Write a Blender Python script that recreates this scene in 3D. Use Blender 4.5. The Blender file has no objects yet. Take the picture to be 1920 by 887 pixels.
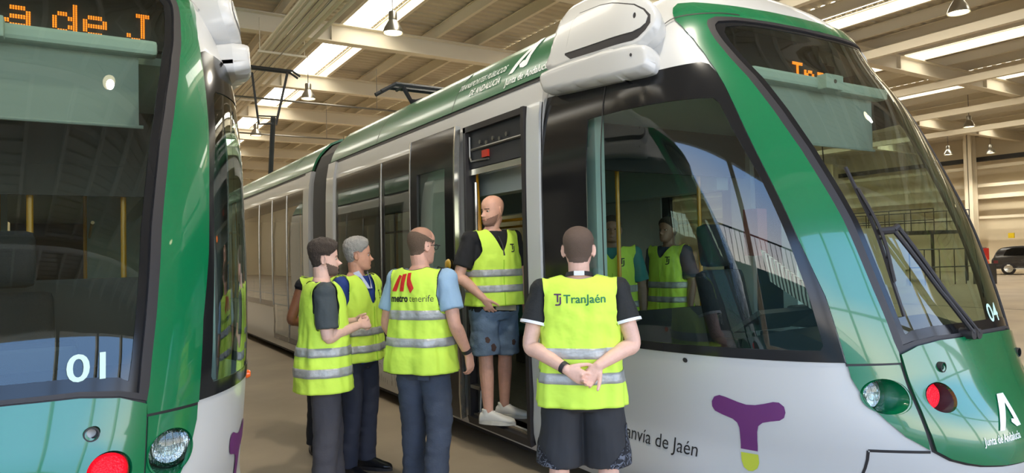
import bpy, math, random
import numpy as np
from mathutils import Vector, Matrix, noise
from mathutils.geometry import delaunay_2d_cdt
from mathutils.bvhtree import BVHTree
R = math.radians
random.seed(7)
scene = bpy.context.scene
COL = scene.collection

# ---------------------------------------------------------------- camera
def cam_axes(th=31.675, p=1.546, r=-1.285):
    th, p, r = R(th), R(p), R(r)
    F = Vector((math.sin(th)*math.cos(p), math.cos(th)*math.cos(p), math.sin(p)))
    X = Vector((math.cos(th), -math.sin(th), 0)); U = X.cross(F)
    return F, X*math.cos(r)+U*math.sin(r), -X*math.sin(r)+U*math.cos(r)
F_, X_, U_ = cam_axes()
cd = bpy.data.cameras.new('camera'); cam = bpy.data.objects.new('camera', cd); COL.objects.link(cam)
m = Matrix((( X_.x, U_.x, -F_.x, 0), (X_.y, U_.y, -F_.y, 0), (X_.z, U_.z, -F_.z, 1.65), (0, 0, 0, 1)))
cam.matrix_world = m
cd.sensor_width = 36; cd.lens = 1302.92/1920*36; cd.clip_end = 400; cd.clip_start = .05
scene.camera = cam

# ---------------------------------------------------------------- world, lights, exposure
scene.view_settings.view_transform = 'Standard'; scene.view_settings.look = 'None'
scene.view_settings.gamma = 1; scene.view_settings.use_curve_mapping = False
scene.view_settings.exposure = -0.24
SKY = 7.5; SKYLIGHT = 7.0; LAMP = 750; SUN = 8.0
w = bpy.data.worlds.new('world'); scene.world = w; w.use_nodes = True
nt = w.node_tree; nt.nodes.clear()
out = nt.nodes.new('ShaderNodeOutputWorld'); bg = nt.nodes.new('ShaderNodeBackground')
tc = nt.nodes.new('ShaderNodeTexCoord'); sx = nt.nodes.new('ShaderNodeSeparateXYZ'); cr = nt.nodes.new('ShaderNodeValToRGB')
cr.color_ramp.elements[0].position = .1; cr.color_ramp.elements[0].color = (1, .93, .84, 1)
cr.color_ramp.elements[1].position = .3; cr.color_ramp.elements[1].color = (.30, .52, .92, 1)
nt.links.new(tc.outputs['Generated'], sx.inputs[0]); nt.links.new(sx.outputs['Z'], cr.inputs[0])
nt.links.new(cr.outputs[0], bg.inputs[0]); bg.inputs[1].default_value = SKY; nt.links.new(bg.outputs[0], out.inputs[0])
sd = bpy.data.lights.new('sun', 'SUN'); sd.energy = SUN; sd.angle = R(.6); sd.color = (1, .90, .76)
sun = bpy.data.objects.new('sun', sd); COL.objects.link(sun)
sun.rotation_euler = Vector((.45, .6, -.85)).to_track_quat('-Z', 'Y').to_euler()
def area(name, loc, direction, sx_, sy_, energy, color):
    l = bpy.data.lights.new(name, 'AREA'); l.shape = 'RECTANGLE'; l.size = sx_; l.size_y = sy_; l.energy = energy; l.color = color
    o = bpy.data.objects.new(name, l); COL.objects.link(o); o.location = loc
    o.rotation_euler = Vector(direction).to_track_quat('-Z', 'Y').to_euler(); return o
# portals: they give no light, they only help the renderer find the sky through the openings
for a_ in (((3, -7.6, 3.7), (0, 1, 0), 23, 7.2), ((-9.1, 1, 3), (1, 0, 0), 16, 5.4)):
    area('sky_portal', a_[0], a_[1], a_[2], a_[3], 1, (1, 1, 1)).data.cycles.is_portal = True

# ---------------------------------------------------------------- materials
def lin(c):
    return tuple((x/255/12.92 if x/255 <= .04045 else ((x/255+.055)/1.055)**2.4) for x in c)
MATS = {}
def mat(name, rgb, rough=.5, metal=0, coat=0, var=0, vscale=8, bump=0, bscale=40, emit=0, ecol=None, spec=.5, stretch=None, coatr=.03):
    if name in MATS: return MATS[name]
    mt = bpy.data.materials.new(name); mt.use_nodes = True; n = mt.node_tree; b = n.nodes['Principled BSDF']
    c = lin(rgb); b.inputs['Base Color'].default_value = (*c, 1); b.inputs['Roughness'].default_value = rough
    b.inputs['Metallic'].default_value = metal; b.inputs['Coat Weight'].default_value = coat; b.inputs['Coat Roughness'].default_value = coatr
    b.inputs['Specular IOR Level'].default_value = spec
    if emit:
        b.inputs['Emission Color'].default_value = (*(lin(ecol) if ecol else c), 1); b.inputs['Emission Strength'].default_value = emit
    t = n.nodes.new('ShaderNodeTexCoord'); src = t.outputs['Object']
    if stretch:
        mp = n.nodes.new('ShaderNodeMapping'); mp.inputs['Scale'].default_value = stretch; n.links.new(src, mp.inputs[0]); src = mp.outputs[0]
    if var:
        nz = n.nodes.new('ShaderNodeTexNoise'); nz.inputs['Scale'].default_value = vscale; nz.inputs['Detail'].default_value = 4
        n.links.new(src, nz.inputs['Vector'])
        rp = n.nodes.new('ShaderNodeValToRGB'); lo = tuple(max(0, x*(1-var)) for x in c); hi = tuple(min(1, x*(1+var)) for x in c)
        rp.color_ramp.elements[0].position = .3; rp.color_ramp.elements[1].position = .7
        rp.color_ramp.elements[0].color = (*lo, 1); rp.color_ramp.elements[1].color = (*hi, 1)
        n.links.new(nz.outputs[0], rp.inputs[0]); n.links.new(rp.outputs[0], b.inputs['Base Color'])
    if bump:
        nb = n.nodes.new('ShaderNodeTexNoise'); nb.inputs['Scale'].default_value = bscale; nb.inputs['Detail'].default_value = 3
        n.links.new(src, nb.inputs['Vector'])
        bp = n.nodes.new('ShaderNodeBump'); bp.inputs['Strength'].default_value = bump; bp.inputs['Distance'].default_value = .02
        n.links.new(nb.outputs[0], bp.inputs['Height']); n.links.new(bp.outputs[0], b.inputs['Normal'])
    MATS[name] = mt; return mt
def glass(name, tint, ior=1.5, boost=1.0):
    mt = bpy.data.materials.new(name); mt.use_nodes = True; n = mt.node_tree; n.nodes.clear()
    o = n.nodes.new('ShaderNodeOutputMaterial'); mx = n.nodes.new('ShaderNodeMixShader'); tr = n.nodes.new('ShaderNodeBsdfTransparent')
    gl = n.nodes.new('ShaderNodeBsdfGlossy'); fr = n.nodes.new('ShaderNodeFresnel'); mu = n.nodes.new('ShaderNodeMath'); mu.operation = 'MULTIPLY'; mu.use_clamp = True
    tr.inputs[0].default_value = (*tint, 1); gl.inputs['Roughness'].default_value = .015; gl.inputs['Color'].default_value = (.95, .98, 1, 1)
    fr.inputs[0].default_value = ior; mu.inputs[1].default_value = boost
    # same reflectance from either side of the pane
    ge = n.nodes.new('ShaderNodeNewGeometry'); md = n.nodes.new('ShaderNodeMath'); md.operation = 'MULTIPLY_ADD'
    md.inputs[1].default_value = (1/ior-ior); md.inputs[2].default_value = ior
    n.links.new(ge.outputs['Backfacing'], md.inputs[0]); 
    n.links.new(md.outputs[0], fr.inputs[0]); n.links.new(fr.outputs[0], mu.inputs[0]); n.links.new(mu.outputs[0], mx.inputs[0]); n.links.new(tr.outputs[0], mx.inputs[1]); n.links.new(gl.outputs[0], mx.inputs[2])
    n.links.new(mx.outputs[0], o.inputs[0]); MATS[name] = mt; return mt

M_WHITE = mat('white_paint', (196, 195, 191), .35, coat=.4)
M_GREEN = mat('green_paint', (0, 106, 62), .25, coat=1)
M_GREEN_ROOF = mat('green_roof_paint', (16, 98, 58), .3, coat=.35, coatr=.1)
M_BLACK = mat('black_glaze', (28, 28, 29), .14, spec=.35)
M_RUBBER = mat('rubber', (40, 37, 38), .55)
M_DARK = mat('dark_plastic', (44, 46, 50), .55, var=.15, vscale=3)
M_GREYTRIM = mat('grey_lining', (176, 190, 186), .55)
M_SILVER = mat('silver_trim', (200, 198, 188), .22, metal=.9)
M_STEEL = mat('steel', (120, 118, 112), .35, metal=.8)
M_YELLOW = mat('yellow_pole', (230, 160, 20), .3, coat=.4)
M_PURPLE = mat('purple_vinyl', (104, 46, 104), .4)
M_LIME = mat('lime_vinyl', (188, 196, 60), .4)
M_TXTBLACK = mat('black_vinyl', (35, 35, 35), .5)
M_TXTWHITE = mat('white_vinyl', (240, 244, 240), .4)
M_NUM = mat('pale_number_vinyl', (196, 226, 208), .5)
M_BLIND = mat('blind_cloth', (150, 158, 156), .8)
M_LED = mat('amber_led', (255, 150, 30), .5, emit=2.2, ecol=(255, 140, 30))
M_REDLED = mat('red_led', (235, 20, 40), .35, emit=.9, ecol=(255, 20, 40), bump=.6, bscale=120)
M_ORANGE = mat('orange_lens', (220, 90, 20), .2, coat=.6, emit=.15)
M_ORANGELIT = mat('lit_orange_lens', (255, 120, 20), .3, emit=5, ecol=(255, 120, 20))
M_LENS = mat('headlamp_reflector', (215, 220, 225), .08, metal=1, bump=1, bscale=60, stretch=(3, 1, .3))
M_SEATC = mat('seat_fabric', (38, 40, 46), .85, bump=.2, bscale=80)
M_SEATG = mat('seat_green_fabric', (40, 90, 66), .8)
M_TFLOOR = mat('tram_floor', (112, 100, 84), .5, var=.2, vscale=30)
G_SIDE = glass('side_glass', (.66, .78, .72), 1.5, 1.3)
G_SCREEN = glass('windscreen_glass', (.62, .70, .60), 1.5, 1.25)
G_DARK = glass('tinted_glass', (.26, .31, .27), 1.55, 1.5)
G_CLEAR = glass('clear_glass', (.9, .94, .92), 1.5, 1)

ORD = 'first second third fourth fifth sixth seventh eighth ninth tenth eleventh twelfth thirteenth fourteenth fifteenth sixteenth seventeenth eighteenth nineteenth twentieth'.split()
ORD += ['twenty-'+x for x in ORD[:9]]+['thirtieth']+['thirty-'+x for x in ORD[:9]]
# ---------------------------------------------------------------- helpers
def tag(o, label=None, cat=None, group=None, kind=None):
    if label: o['label'] = label
    if cat: o['category'] = cat
    if group: o['group'] = group
    if kind: o['kind'] = kind
    return o
def empty(name, loc=(0, 0, 0), rz=0, parent=None):
    o = bpy.data.objects.new(name, None); COL.objects.link(o); o.location = loc; o.rotation_euler.z = rz; o.parent = parent
    o.empty_display_size = .1; return o
def link(name, me, m, parent=None):
    o = bpy.data.objects.new(name, me); COL.objects.link(o)
    if m is not None:
        for mm in (m if isinstance(m, (list, tuple)) else [m]): me.materials.append(mm)
    if parent is not None: o.parent = parent
    return o
class MB:
    def __init__(s): s.v = []; s.f = []; s.mi = []; s.cur = 0
    def add(s, vs, fs):
        k = len(s.v); s.v += [tuple(v) for v in vs]; s.f += [[k+i for i in f] for f in fs]; s.mi += [s.cur]*len(fs); return s
    def box(s, a, b, bev=0):
        x0, y0, z0 = [min(p, q) for p, q in zip(a, b)]; x1, y1, z1 = [max(p, q) for p, q in zip(a, b)]
        if not bev:
            return s.add([(x0,y0,z0),(x1,y0,z0),(x1,y1,z0),(x0,y1,z0),(x0,y0,z1),(x1,y0,z1),(x1,y1,z1),(x0,y1,z1)],
                  [(0,3,2,1),(4,5,6,7),(0,1,5,4),(1,2,6,5),(2,3,7,6),(3,0,4,7)])
        import bmesh
        bm = bmesh.new(); bmesh.ops.create_cube(bm, size=1)
        for v in bm.verts: v.co = Vector((x0+(v.co.x+.5)*(x1-x0), y0+(v.co.y+.5)*(y1-y0), z0+(v.co.z+.5)*(z1-z0)))
        bmesh.ops.bevel(bm, geom=bm.edges[:], offset=bev, segments=2, affect='EDGES', profile=.6)
        bm.verts.index_update(); vs = [v.co[:] for v in bm.verts]; fs = [[v.index for v in f.verts] for f in bm.faces]; bm.free()
        return s.add(vs, fs)
    def tube(s, pts, r, n=10, caps=True):
        pts = [Vector(p) for p in pts]; rs = r if isinstance(r, (list, tuple)) else [r]*len(pts)
        vs = []; t0 = (pts[1]-pts[0]).normalized(); a = Vector((0, 0, 1)) if abs(t0.z) < .9 else Vector((1, 0, 0)); u = t0.cross(a).normalized()
        for i, p in enumerate(pts):
            t = (pts[min(i+1, len(pts)-1)]-pts[max(i-1, 0)]).normalized(); u = (u-t*u.dot(t)).normalized(); v = t.cross(u)
            for k in range(n):
                an = 2*math.pi*k/n; vs.append(p+(u*math.cos(an)+v*math.sin(an))*rs[i])
        fs = [(i*n+k, i*n+(k+1) % n, (i+1)*n+(k+1) % n, (i+1)*n+k) for i in range(len(pts)-1) for k in range(n)]
        if caps: fs += [tuple(range(n))[::-1], tuple((len(pts)-1)*n+k for k in range(n))]
        return s.add(vs, fs)
    def lathe(s, prof, c=(0, 0, 0), axis='z', n=24):
        c = Vector(c); vs = []
        for r, h in prof:
            for k in range(n):
                a = 2*math.pi*k/n; x, y = r*math.cos(a), r*math.sin(a)
                vs.append(c+(Vector((x, y, h)) if axis == 'z' else Vector((x, h, y)) if axis == 'y' else Vector((h, x, y))))
        return s.add(vs, [(i*n+k, i*n+(k+1) % n, (i+1)*n+(k+1) % n, (i+1)*n+k) for i in range(len(prof)-1) for k in range(n)])
    def prism(s, poly, y0, y1, ax='y'):
        n = len(poly); P = (lambda a, b, t: (a, t, b)) if ax == 'y' else (lambda a, b, t: (t, a, b)) if ax == 'x' else (lambda a, b, t: (a, b, t))
        return s.add([P(a, b, y0) for a, b in poly]+[P(a, b, y1) for a, b in poly],
              [(i, (i+1) % n, n+(i+1) % n, n+i) for i in range(n)]+[tuple(range(n))[::-1], tuple(range(n, 2*n))])
    def mesh(s, name, smooth=False, angle=None):
        me = bpy.data.meshes.new(name); me.from_pydata(s.v, [], s.f); me.validate()
        import bmesh
        bm = bmesh.new(); bm.from_mesh(me); bmesh.ops.recalc_face_normals(bm, faces=bm.faces); 
        if smooth:
            for f in bm.faces: f.smooth = True
            ang = R(angle or 40)
            for e in bm.edges:
                if len(e.link_faces) == 2 and e.calc_face_angle(0) > ang: e.smooth = False
        bm.to_mesh(me); bm.free()
        if any(s.mi) and len(me.polygons) == len(s.mi): me.polygons.foreach_set('material_index', s.mi)
        return me
    def build(s, name, m, parent=None, smooth=False, angle=None):
        return link(name, s.mesh(name, smooth, angle), m, parent)
def interp(z, Z, V):
    z = np.clip(z, Z[0], Z[-1]); mm = np.gradient(V, Z); i = np.clip(np.searchsorted(Z, z)-1, 0, len(Z)-2)
    h = Z[i+1]-Z[i]; t = (z-Z[i])/h
    return (2*t**3-3*t**2+1)*V[i]+(t**3-2*t**2+t)*h*mm[i]+(-2*t**3+3*t**2)*V[i+1]+(t**3-t**2)*h*mm[i+1]
A = np.array
ZN, NN = A([.3, 1.2, 2.2, 3.2]), A([1.84, 2.503, 2.443, 2.315])
LC = (A([.1,.2,.6,1.0,1.4,1.8,2.2,2.6,2.9,3.15,3.35,3.45,3.5]), A([1.40,1.458,1.634,1.488,1.367,1.238,1.057,.843,.634,.483,.25,.08,-.05])+.15)
CAB = dict(W=(A([.1,.2,.6,1,1.9,2.4,2.8,3.05,3.25,3.4,3.5]), A([1.08,1.144,1.142,1.163,1.182,1.174,1.115,1.015,.86,.66,.35])), L=LC)
MOD = dict(W=(A([.1,.2,.6,1,1.9,2.4,2.8,2.97,3.1,3.3,3.45,3.52]), A([1.1,1.144,1.16,1.175,1.185,1.18,1.16,1.13,1.09,.96,.78,.6])), L=LC)
POD = dict(W=(A([.1,2.6,2.8,3.0,3.2,3.35,3.5,3.6,3.7]), A([1.18,1.19,1.19,1.18,1.14,1.08,.96,.8,.5])),
           L=(A([.1,.2,.6,1.0,1.4,1.8,2.2,2.6,2.9,3.15,3.35,3.5,3.7]), A([1.40,1.458,1.634,1.488,1.367,1.238,1.057,.9,.75,.6,.5,.4,.2])+.15))
def S(u, z, tab):
    """point of the tram skin: u is the distance round from the nose centre, z the height"""
    u = np.asarray(u, float); z = np.asarray(z, float); au = np.abs(u)
    W = interp(z, *tab['W']); L = np.maximum(interp(z, *tab['L']), .03); n = interp(z, ZN, NN)
    ps = np.clip(au/1.2, 1e-6, math.pi/2); s, c = np.sin(ps), np.maximum(np.cos(ps), 1e-9)
    r = (s**n+c**n)**(-1/n); k = au < 1.885
    x = np.where(k, W*r*s, W); y = np.where(k, -L*r*c, au-1.885)
    return np.stack([x*np.sign(u), y, z], -1)
def SN(u, z, tab):
    e = 2e-3; a = S(u+e, z, tab)-S(u-e, z, tab); b = S(u, z+e, tab)-S(u, z-e, tab); n = np.cross(a, b)
    n /= np.linalg.norm(n, axis=-1, keepdims=True)+1e-12
    return n
def resample(loop, h, closed=True):
    out = []; n = len(loop)
    for i in range(n if closed else n-1):
        a, b = A(loop[i], float), A(loop[(i+1) % n], float); k = max(1, int(math.ceil(np.linalg.norm(b-a)/h)))
        out += [tuple(a+(b-a)*j/k) for j in range(k)]
    if not closed: out.append(tuple(loop[-1]))
    return out
def crom(pts, k=4, closed=False):
    p = [A(q, float) for q in pts]; n = len(p); out = []
    for i in range(n if closed else n-1):
        a, b, c, d = (p[(i-1) % n], p[i], p[(i+1) % n], p[(i+2) % n]) if closed else (p[max(i-1, 0)], p[i], p[i+1], p[min(i+2, n-1)])
        for j in range(k):
            t = j/k; out.append(tuple(.5*((2*b)+(c-a)*t+(2*a-5*b+4*c-d)*t*t+(3*b-a-3*c+d)*t**3)))
    if not closed: out.append(tuple(p[-1]))
    return out
def inside(P, loops):
    r = np.zeros(len(P), bool)
    for L in loops:
        L = A(L); x, y = P[:, 0], P[:, 1]
        for i in range(len(L)):
            (x0, y0), (x1, y1) = L[i], L[(i+1) % len(L)]
            if y0 == y1: continue
            c = ((y0 > y) != (y1 > y)) & (x < (x1-x0)*(y-y0)/(y1-y0)+x0); r ^= c
    return r
def bdist(P, loops):
    d = np.full(len(P), 1e9)
    for L in loops:
        L = A(L); B = np.roll(L, -1, 0)
        for a, b in zip(L, B):
            ab = b-a; t = np.clip(((P-a)@ab)/(ab@ab+1e-12), 0, 1); d = np.minimum(d, np.linalg.norm(P-a-t[:, None]*ab, axis=1))
    return d
def tri2d(loops, h):
    loops = [resample(l, h) for l in loops]; verts = []; edges = []
    for l in loops:
        k = len(verts); verts += l; edges += [(k+i, k+(i+1) % len(l)) for i in range(len(l))]
    allp = A(verts); lo, hi = allp.min(0), allp.max(0)
    gx, gy = np.meshgrid(np.arange(lo[0]+h/2, hi[0], h), np.arange(lo[1]+h/2, hi[1], h*.9)); gx[1::2] += h/2
    G = np.stack([gx.ravel(), gy.ravel()], 1)
    if len(G):
        G = G[inside(G, loops)]
        if len(G): G = G[bdist(G, loops) > h*.4]
    vs = [Vector(v) for v in verts]+[Vector(tuple(g)) for g in G]
    r = delaunay_2d_cdt(vs, edges, [], 0, 1e-6)
    V = A([tuple(v) for v in r[0]]); T = A([f for f in r[2] if len(f) == 3]); c = V[T].mean(1); T = T[inside(c, loops)]
    return V, T, loops
def skin(name, m, parent, loops, tab, h=.06, off=0., thick=0., bulge=None, back=None, flat=0):
    """a panel of the tram skin cut along the (u,z) outlines, with its own thickness"""
    V, T, loops = tri2d(loops, h); u, z = V[:, 0], V[:, 1]; P = S(u, z, tab); N = SN(u, z, tab)
    o = off
    if bulge: d = bdist(V, loops); t = np.clip(d/bulge[1], 0, 1); o = off+bulge[0]*np.sqrt(1-(1-t)**2)
    Q = P+N*(o[:, None] if bulge else o)
    a, b, c = Q[T[:, 0]], Q[T[:, 1]], Q[T[:, 2]]; fn = np.cross(b-a, c-a); flip = (fn*N[T[:, 0]]).sum(1) < 0; T[flip] = T[flip][:, ::-1]
    n0 = len(Q); verts = [Q]; faces = [tuple(t) for t in T]; nl = [N[T].reshape(-1, 3)]
    if thick:
        e = {}
        for t in T:
            for i in range(3):
                k = (t[i], t[(i+1) % 3]); e[k] = 1
        be = [k for k in e if (k[1], k[0]) not in e]
        verts.append(P+N*(off-thick)); verts.append(Q.copy()); verts.append(P+N*(off-thick))
        rim = [(b_+2*n0, a_+2*n0, a_+3*n0, b_+3*n0) for a_, b_ in be]; AV = np.concatenate(verts)
        if not (bulge and back is False):
            faces += [tuple((x+n0 for x in t[::-1])) for t in T]; nl.append(-N[T[:, ::-1]].reshape(-1, 3))
        faces += rim
        for f in rim:
            fn = np.cross(AV[f[1]]-AV[f[0]], AV[f[3]]-AV[f[0]]); fn = fn/(np.linalg.norm(fn)+1e-12); nl.append(np.repeat(fn[None], 4, 0))
    me = bpy.data.meshes.new(name); me.from_pydata(np.concatenate(verts).tolist(), [], faces)
    me.polygons.foreach_set('use_smooth', [True]*len(faces)); me.update()
    if flat: mn = N.mean(0); nl = [(1-flat)*a_+flat*mn for a_ in nl]; nl = [a_/np.linalg.norm(a_, axis=1, keepdims=True) for a_ in nl]  # a nearly flat pane
    if not bulge: me.normals_split_custom_set(np.concatenate(nl).tolist())
    return link(name, me, m, parent)
def inv_u(x, z, tab):
    lo, hi = 0., 1.885
    for _ in range(30):
        mid = (lo+hi)/2
        if S(mid, z, tab)[0] < x: lo = mid
        else: hi = mid
    return lo
def mir(l): return [(-u, z) for u, z in l]
def ribbon(pts, wd):
    """thin closed outline round a polyline in (u,z)"""
    p = [A(q, float) for q in pts]; L, Rr = [], []
    for i in range(len(p)):
        t = p[min(i+1, len(p)-1)]-p[max(i-1, 0)]; t = t/np.linalg.norm(t); n = A([-t[1], t[0]])*wd/2
        L.append(tuple(p[i]+n)); Rr.append(tuple(p[i]-n))
    return L+Rr[::-1]
def text2d(s, size, sx_=1.0, bold=0.0, align='LEFT', shear=0):
    c = bpy.data.curves.new('t', 'FONT'); c.body = s; c.size = size; c.align_x = align; c.offset = bold; c.resolution_u = 4; c.shear = shear; c.fill_mode = 'BOTH'
    o = bpy.data.objects.new('t', c); COL.objects.link(o); dg = bpy.context.evaluated_depsgraph_get(); dg.update()
    me = bpy.data.meshes.new_from_object(o.evaluated_get(dg)); V = [(v.co.x*sx_, v.co.y) for v in me.vertices]; Fc = [tuple(p.vertices) for p in me.polygons]
    bpy.data.objects.remove(o); bpy.data.curves.remove(c); bpy.data.meshes.remove(me); return V, Fc
def text_on_skin(name, m, parent, s, u0, z0, size, tab, off=.006, sx_=1, bold=0, align='LEFT', slope=0, side=1, shear=0):
    V, Fc = text2d(s, size, sx_, bold, align, shear); u = A([v[0]*side+u0 for v in V]); z = A([v[1]+z0+slope*v[0] for v in V])
    P = S(u, z, tab)+SN(u, z, tab)*off; me = bpy.data.meshes.new(name); me.from_pydata(P.tolist(), [], Fc); return link(name, me, m, parent)
# ================================================================ THE HALL
M_CONC = mat('hall_concrete', (152, 137, 115), .55, var=.16, vscale=.9, bump=.05, bscale=30)
M_BEIGE = mat('beige_steel', (224, 214, 192), .55)
M_CORR = mat('corrugated_sheet', (192, 182, 160), .5, metal=0)
M_WALLP = mat('wall_panel', (224, 210, 182), .7, var=.05, vscale=.5)
M_SKYL = mat('skylight_sheet', (250, 250, 245), .5, emit=SKYLIGHT, ecol=(255, 250, 238))
M_PIPE = mat('pipe_grey_beige', (214, 204, 182), .4)
M_OUT = mat('outside_ground', (190, 184, 172), .8, var=.1, vscale=.4)
M_TEAL = mat('outside_wall', (96, 142, 150), .8)
M_HILL = mat('dry_hill', (120, 116, 92), .9, var=.3, vscale=.1)
M_LAMPM = mat('lamp_aluminium', (178, 176, 168), .28, metal=.85)
M_LAMPE = mat('lamp_glow', (255, 244, 214), .5, emit=9, ecol=(255, 236, 190))
XL, XR, YN, YF, ZC = -9., 47., -7.5, 72., 8.5
def struct(name, mb, m, **k): return tag(mb.build(name, m, None, **k), kind='structure')
struct('floor', MB().box((XL-.3, YN-.3, -.3), (XR+.3, YF+.3, 0)), M_CONC)
# corrugated roof sheet, ribs running across the tracks, left open under the skylight strips
SKX = [-5.05, .85, 6.75, 12.6, 18.5, 24.4, 30.3, 36.3, 42.3]  # the two leftmost strips are unseen, added to light the aisle floor
prof = []; y = YN
while y < YF: prof += [(y, 0), (y+.12, 0), (y+.16, .045), (y+.28, .045)]; y += .32
mb = MB(); edges_ = [XL]
for sxx in SKX: edges_ += [sxx-.6, sxx+.6]
edges_.append(XR)
for x0, x1 in zip(edges_[::2], edges_[1::2]):
    vs = [(x, yy, ZC+zz) for yy, zz in prof for x in (x0, x1)]
    mb.add(vs, [(2*i, 2*i+1, 2*i+3, 2*i+2) for i in range(len(prof)-1)])
    mb.box((x0, YN, ZC+.1), (x1, YF, ZC+.16))
mb.box((XL, YN, ZC+.04), (XR, 5, ZC+.1))
struct('ceiling', mb, M_CORR)
for k, sxx in enumerate(SKX):
    tag(MB().box((sxx-.6, 5, ZC+.06), (sxx+.6, YF, ZC+.1)).build('window_%d' % (k+1), M_SKYL), kind='structure')
# end and side walls
wl = MB().box((XL-.3, YN, 0), (XL, YF, .35)).box((XL-.3, YN, 5.9), (XL, YF, ZC+.2))
yy = YN
while yy < YF: wl.box((XL-.3, yy-.12, .35), (XL, yy+.12, 5.9)); yy += 5.6
wl.box((XL-.3, 9, .35), (XL, YF, 5.9))
struct('wall_left', wl, M_BEIGE)
wb = MB().box((XL-.3, YN-.3, 7.4), (XR+.3, YN, ZC+.2))
for x0, x1 in ((XL-.3, -8.4), (-4.6, -4.35), (-.6, -.35), (3.2, 3.45), (7.2, 7.45), (11.0, 11.3), (14.6, XR+.3)): wb.box((x0, YN-.3, 0), (x1, YN, 7.4))
wb.box((-8.4, YN-.2, 3.6), (14.6, YN-.1, 3.72))
struct('wall_back', wb, M_WALLP)
struct('wall_front', MB().box((XL-.3, YF, 0), (XR+.3, YF+.3, ZC+.2)), M_WALLP)
struct('wall_right', MB().box((XR, YN, 0), (XR+.3, YF, ZC+.2)), M_WALLP)
# outside world seen in the reflections: yard, low wall with railing, hill
tag(MB().box((-60, -70, -.35), (90, YN-.3, -.05)).box((-60, YN-.3, -.35), (XL-.3, 80, -.05)).build('yard_ground', M_OUT), kind='structure')
tag(MB().box((-11.4, -40, -.05), (-11, 70, 2.9)).build('wall_yard', M_TEAL), kind='structure')
rl = MB().tube([(-11.2, -40, 4.1), (-11.2, 70, 4.1)], .04, 6)
for k in range(360): rl.tube([(-11.2, -40+k*.30, 2.9), (-11.2, -40+k*.30, 4.1)], .018, 4)
tag(rl.build('railing', M_DARK), 'dark railing on the yard wall outside the hall', 'railing')
hv = MB()
for i in range(41):
    yy = -80+i*6; h = 8+5*math.sin(i*.35)+3*math.sin(i*.9+1)
    hv.add([(-90, yy, -1), (-120, yy, h)], [])
hv.f = [[2*i, 2*i+1, 2*i+3, 2*i+2] for i in range(40)]; hv.mi = [0]*40
tag(hv.build('hill', M_HILL), 'dry hill beyond the yard', 'hill', kind='structure')
# track rails set in the floor
for k, xc in enumerate((-.384, 4.077)):
    for sd_ in (-.72, .72):
        tag(MB().box((xc+sd_-.035, YN, -.05), (xc+sd_+.035, YF, .006)).box((xc+sd_-.11, YN, -.05), (xc+sd_-.05, YF, .003)).build('track_rail', M_STEEL),
            'steel track rail flush in the floor under the %s tram, %s side' % (('near left', 'right')[k], 'left' if sd_ < 0 else 'right'), 'rail', 'rails under the %s tram' % ('near left', 'right')[k])
for xc in (20.0,):
    tag(MB().box((xc-.035, YN, -.05), (xc+.035, YF, .006)).build('track_rail', M_STEEL), 'steel rail crossing the empty floor at right', 'rail', 'rails in the empty floor')
# girders across the hall
gp = [(-.15, 0), (.15, 0), (.15, .03), (.02, .05), (.02, .47), (.15, .49), (.15, .52), (-.15, .52), (-.15, .49), (-.02, .47), (-.02, .05), (-.15, .03)]
def girder_mesh():
    mb = MB(); n = len(gp)
    mb.add([(XL, a, b) for a, b in gp]+[(XR, a, b) for a, b in gp], [(i, (i+1) % n, n+(i+1) % n, n+i) for i in range(n)])
    mb.add([(XL, a, b) for a, b in gp], [tuple(range(n))]); 
    for x in np.arange(XL+3, XR, 5.9): mb.box((x-.01, -.14, .03), (x+.01, .14, .5))
    return mb
g0 = girder_mesh().build('roof_girder', M_BEIGE)
GY = [1.7+5.65*k for k in range(-1, 12)]
for i, gy in enumerate(GY):
    g = g0 if i == 0 else g0.copy()
    if i: COL.objects.link(g)
    g.location = (0, gy, 7.6)
    tag(g, 'cream I-beam girder crossing the hall roof, %s from the gateway wall' % ORD[i], 'girder', 'roof girders')
pp = MB().box((-.05, YN, 0), (.05, YF, .02)).box((-.012, YN, 0), (.012, YF, .34)).box((-.05, YN, .32), (.05, YF, .34))
p0 = pp.build('roof_purlin', M_BEIGE); first = True
PX = sorted([s_+d_ for s_ in SKX for d_ in (-.66, .66)]+[s_+d_ for s_ in SKX for d_ in (2.2, 3.65)]+[XL+1.0])
ip = -1
for x in PX:
    if x < XL or x > XR: continue
    ip += 1
    p_ = p0 if first else p0.copy()
    if not first: COL.objects.link(p_)
    first = False; p_.location = (x, 0, 8.14)
    tag(p_, 'slim cream purlin under the corrugated roof, %s from the left wall' % ORD[ip], 'purlin', 'roof purlins')
# big tie beams along the hall on the right side
for i, x in enumerate((14.2, 20.2, 26.3, 32.2, 38.0)):
    tag(MB().prism([(x-.09, 7.3), (x+.09, 7.3), (x+.09, 7.55), (x-.09, 7.55)], YN, YF).build('tie_beam', M_BEIGE), 'deep cream tie beam along the hall, %s one to the right of the tram' % ORD[i], 'beam', 'tie beams over the right side')
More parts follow.
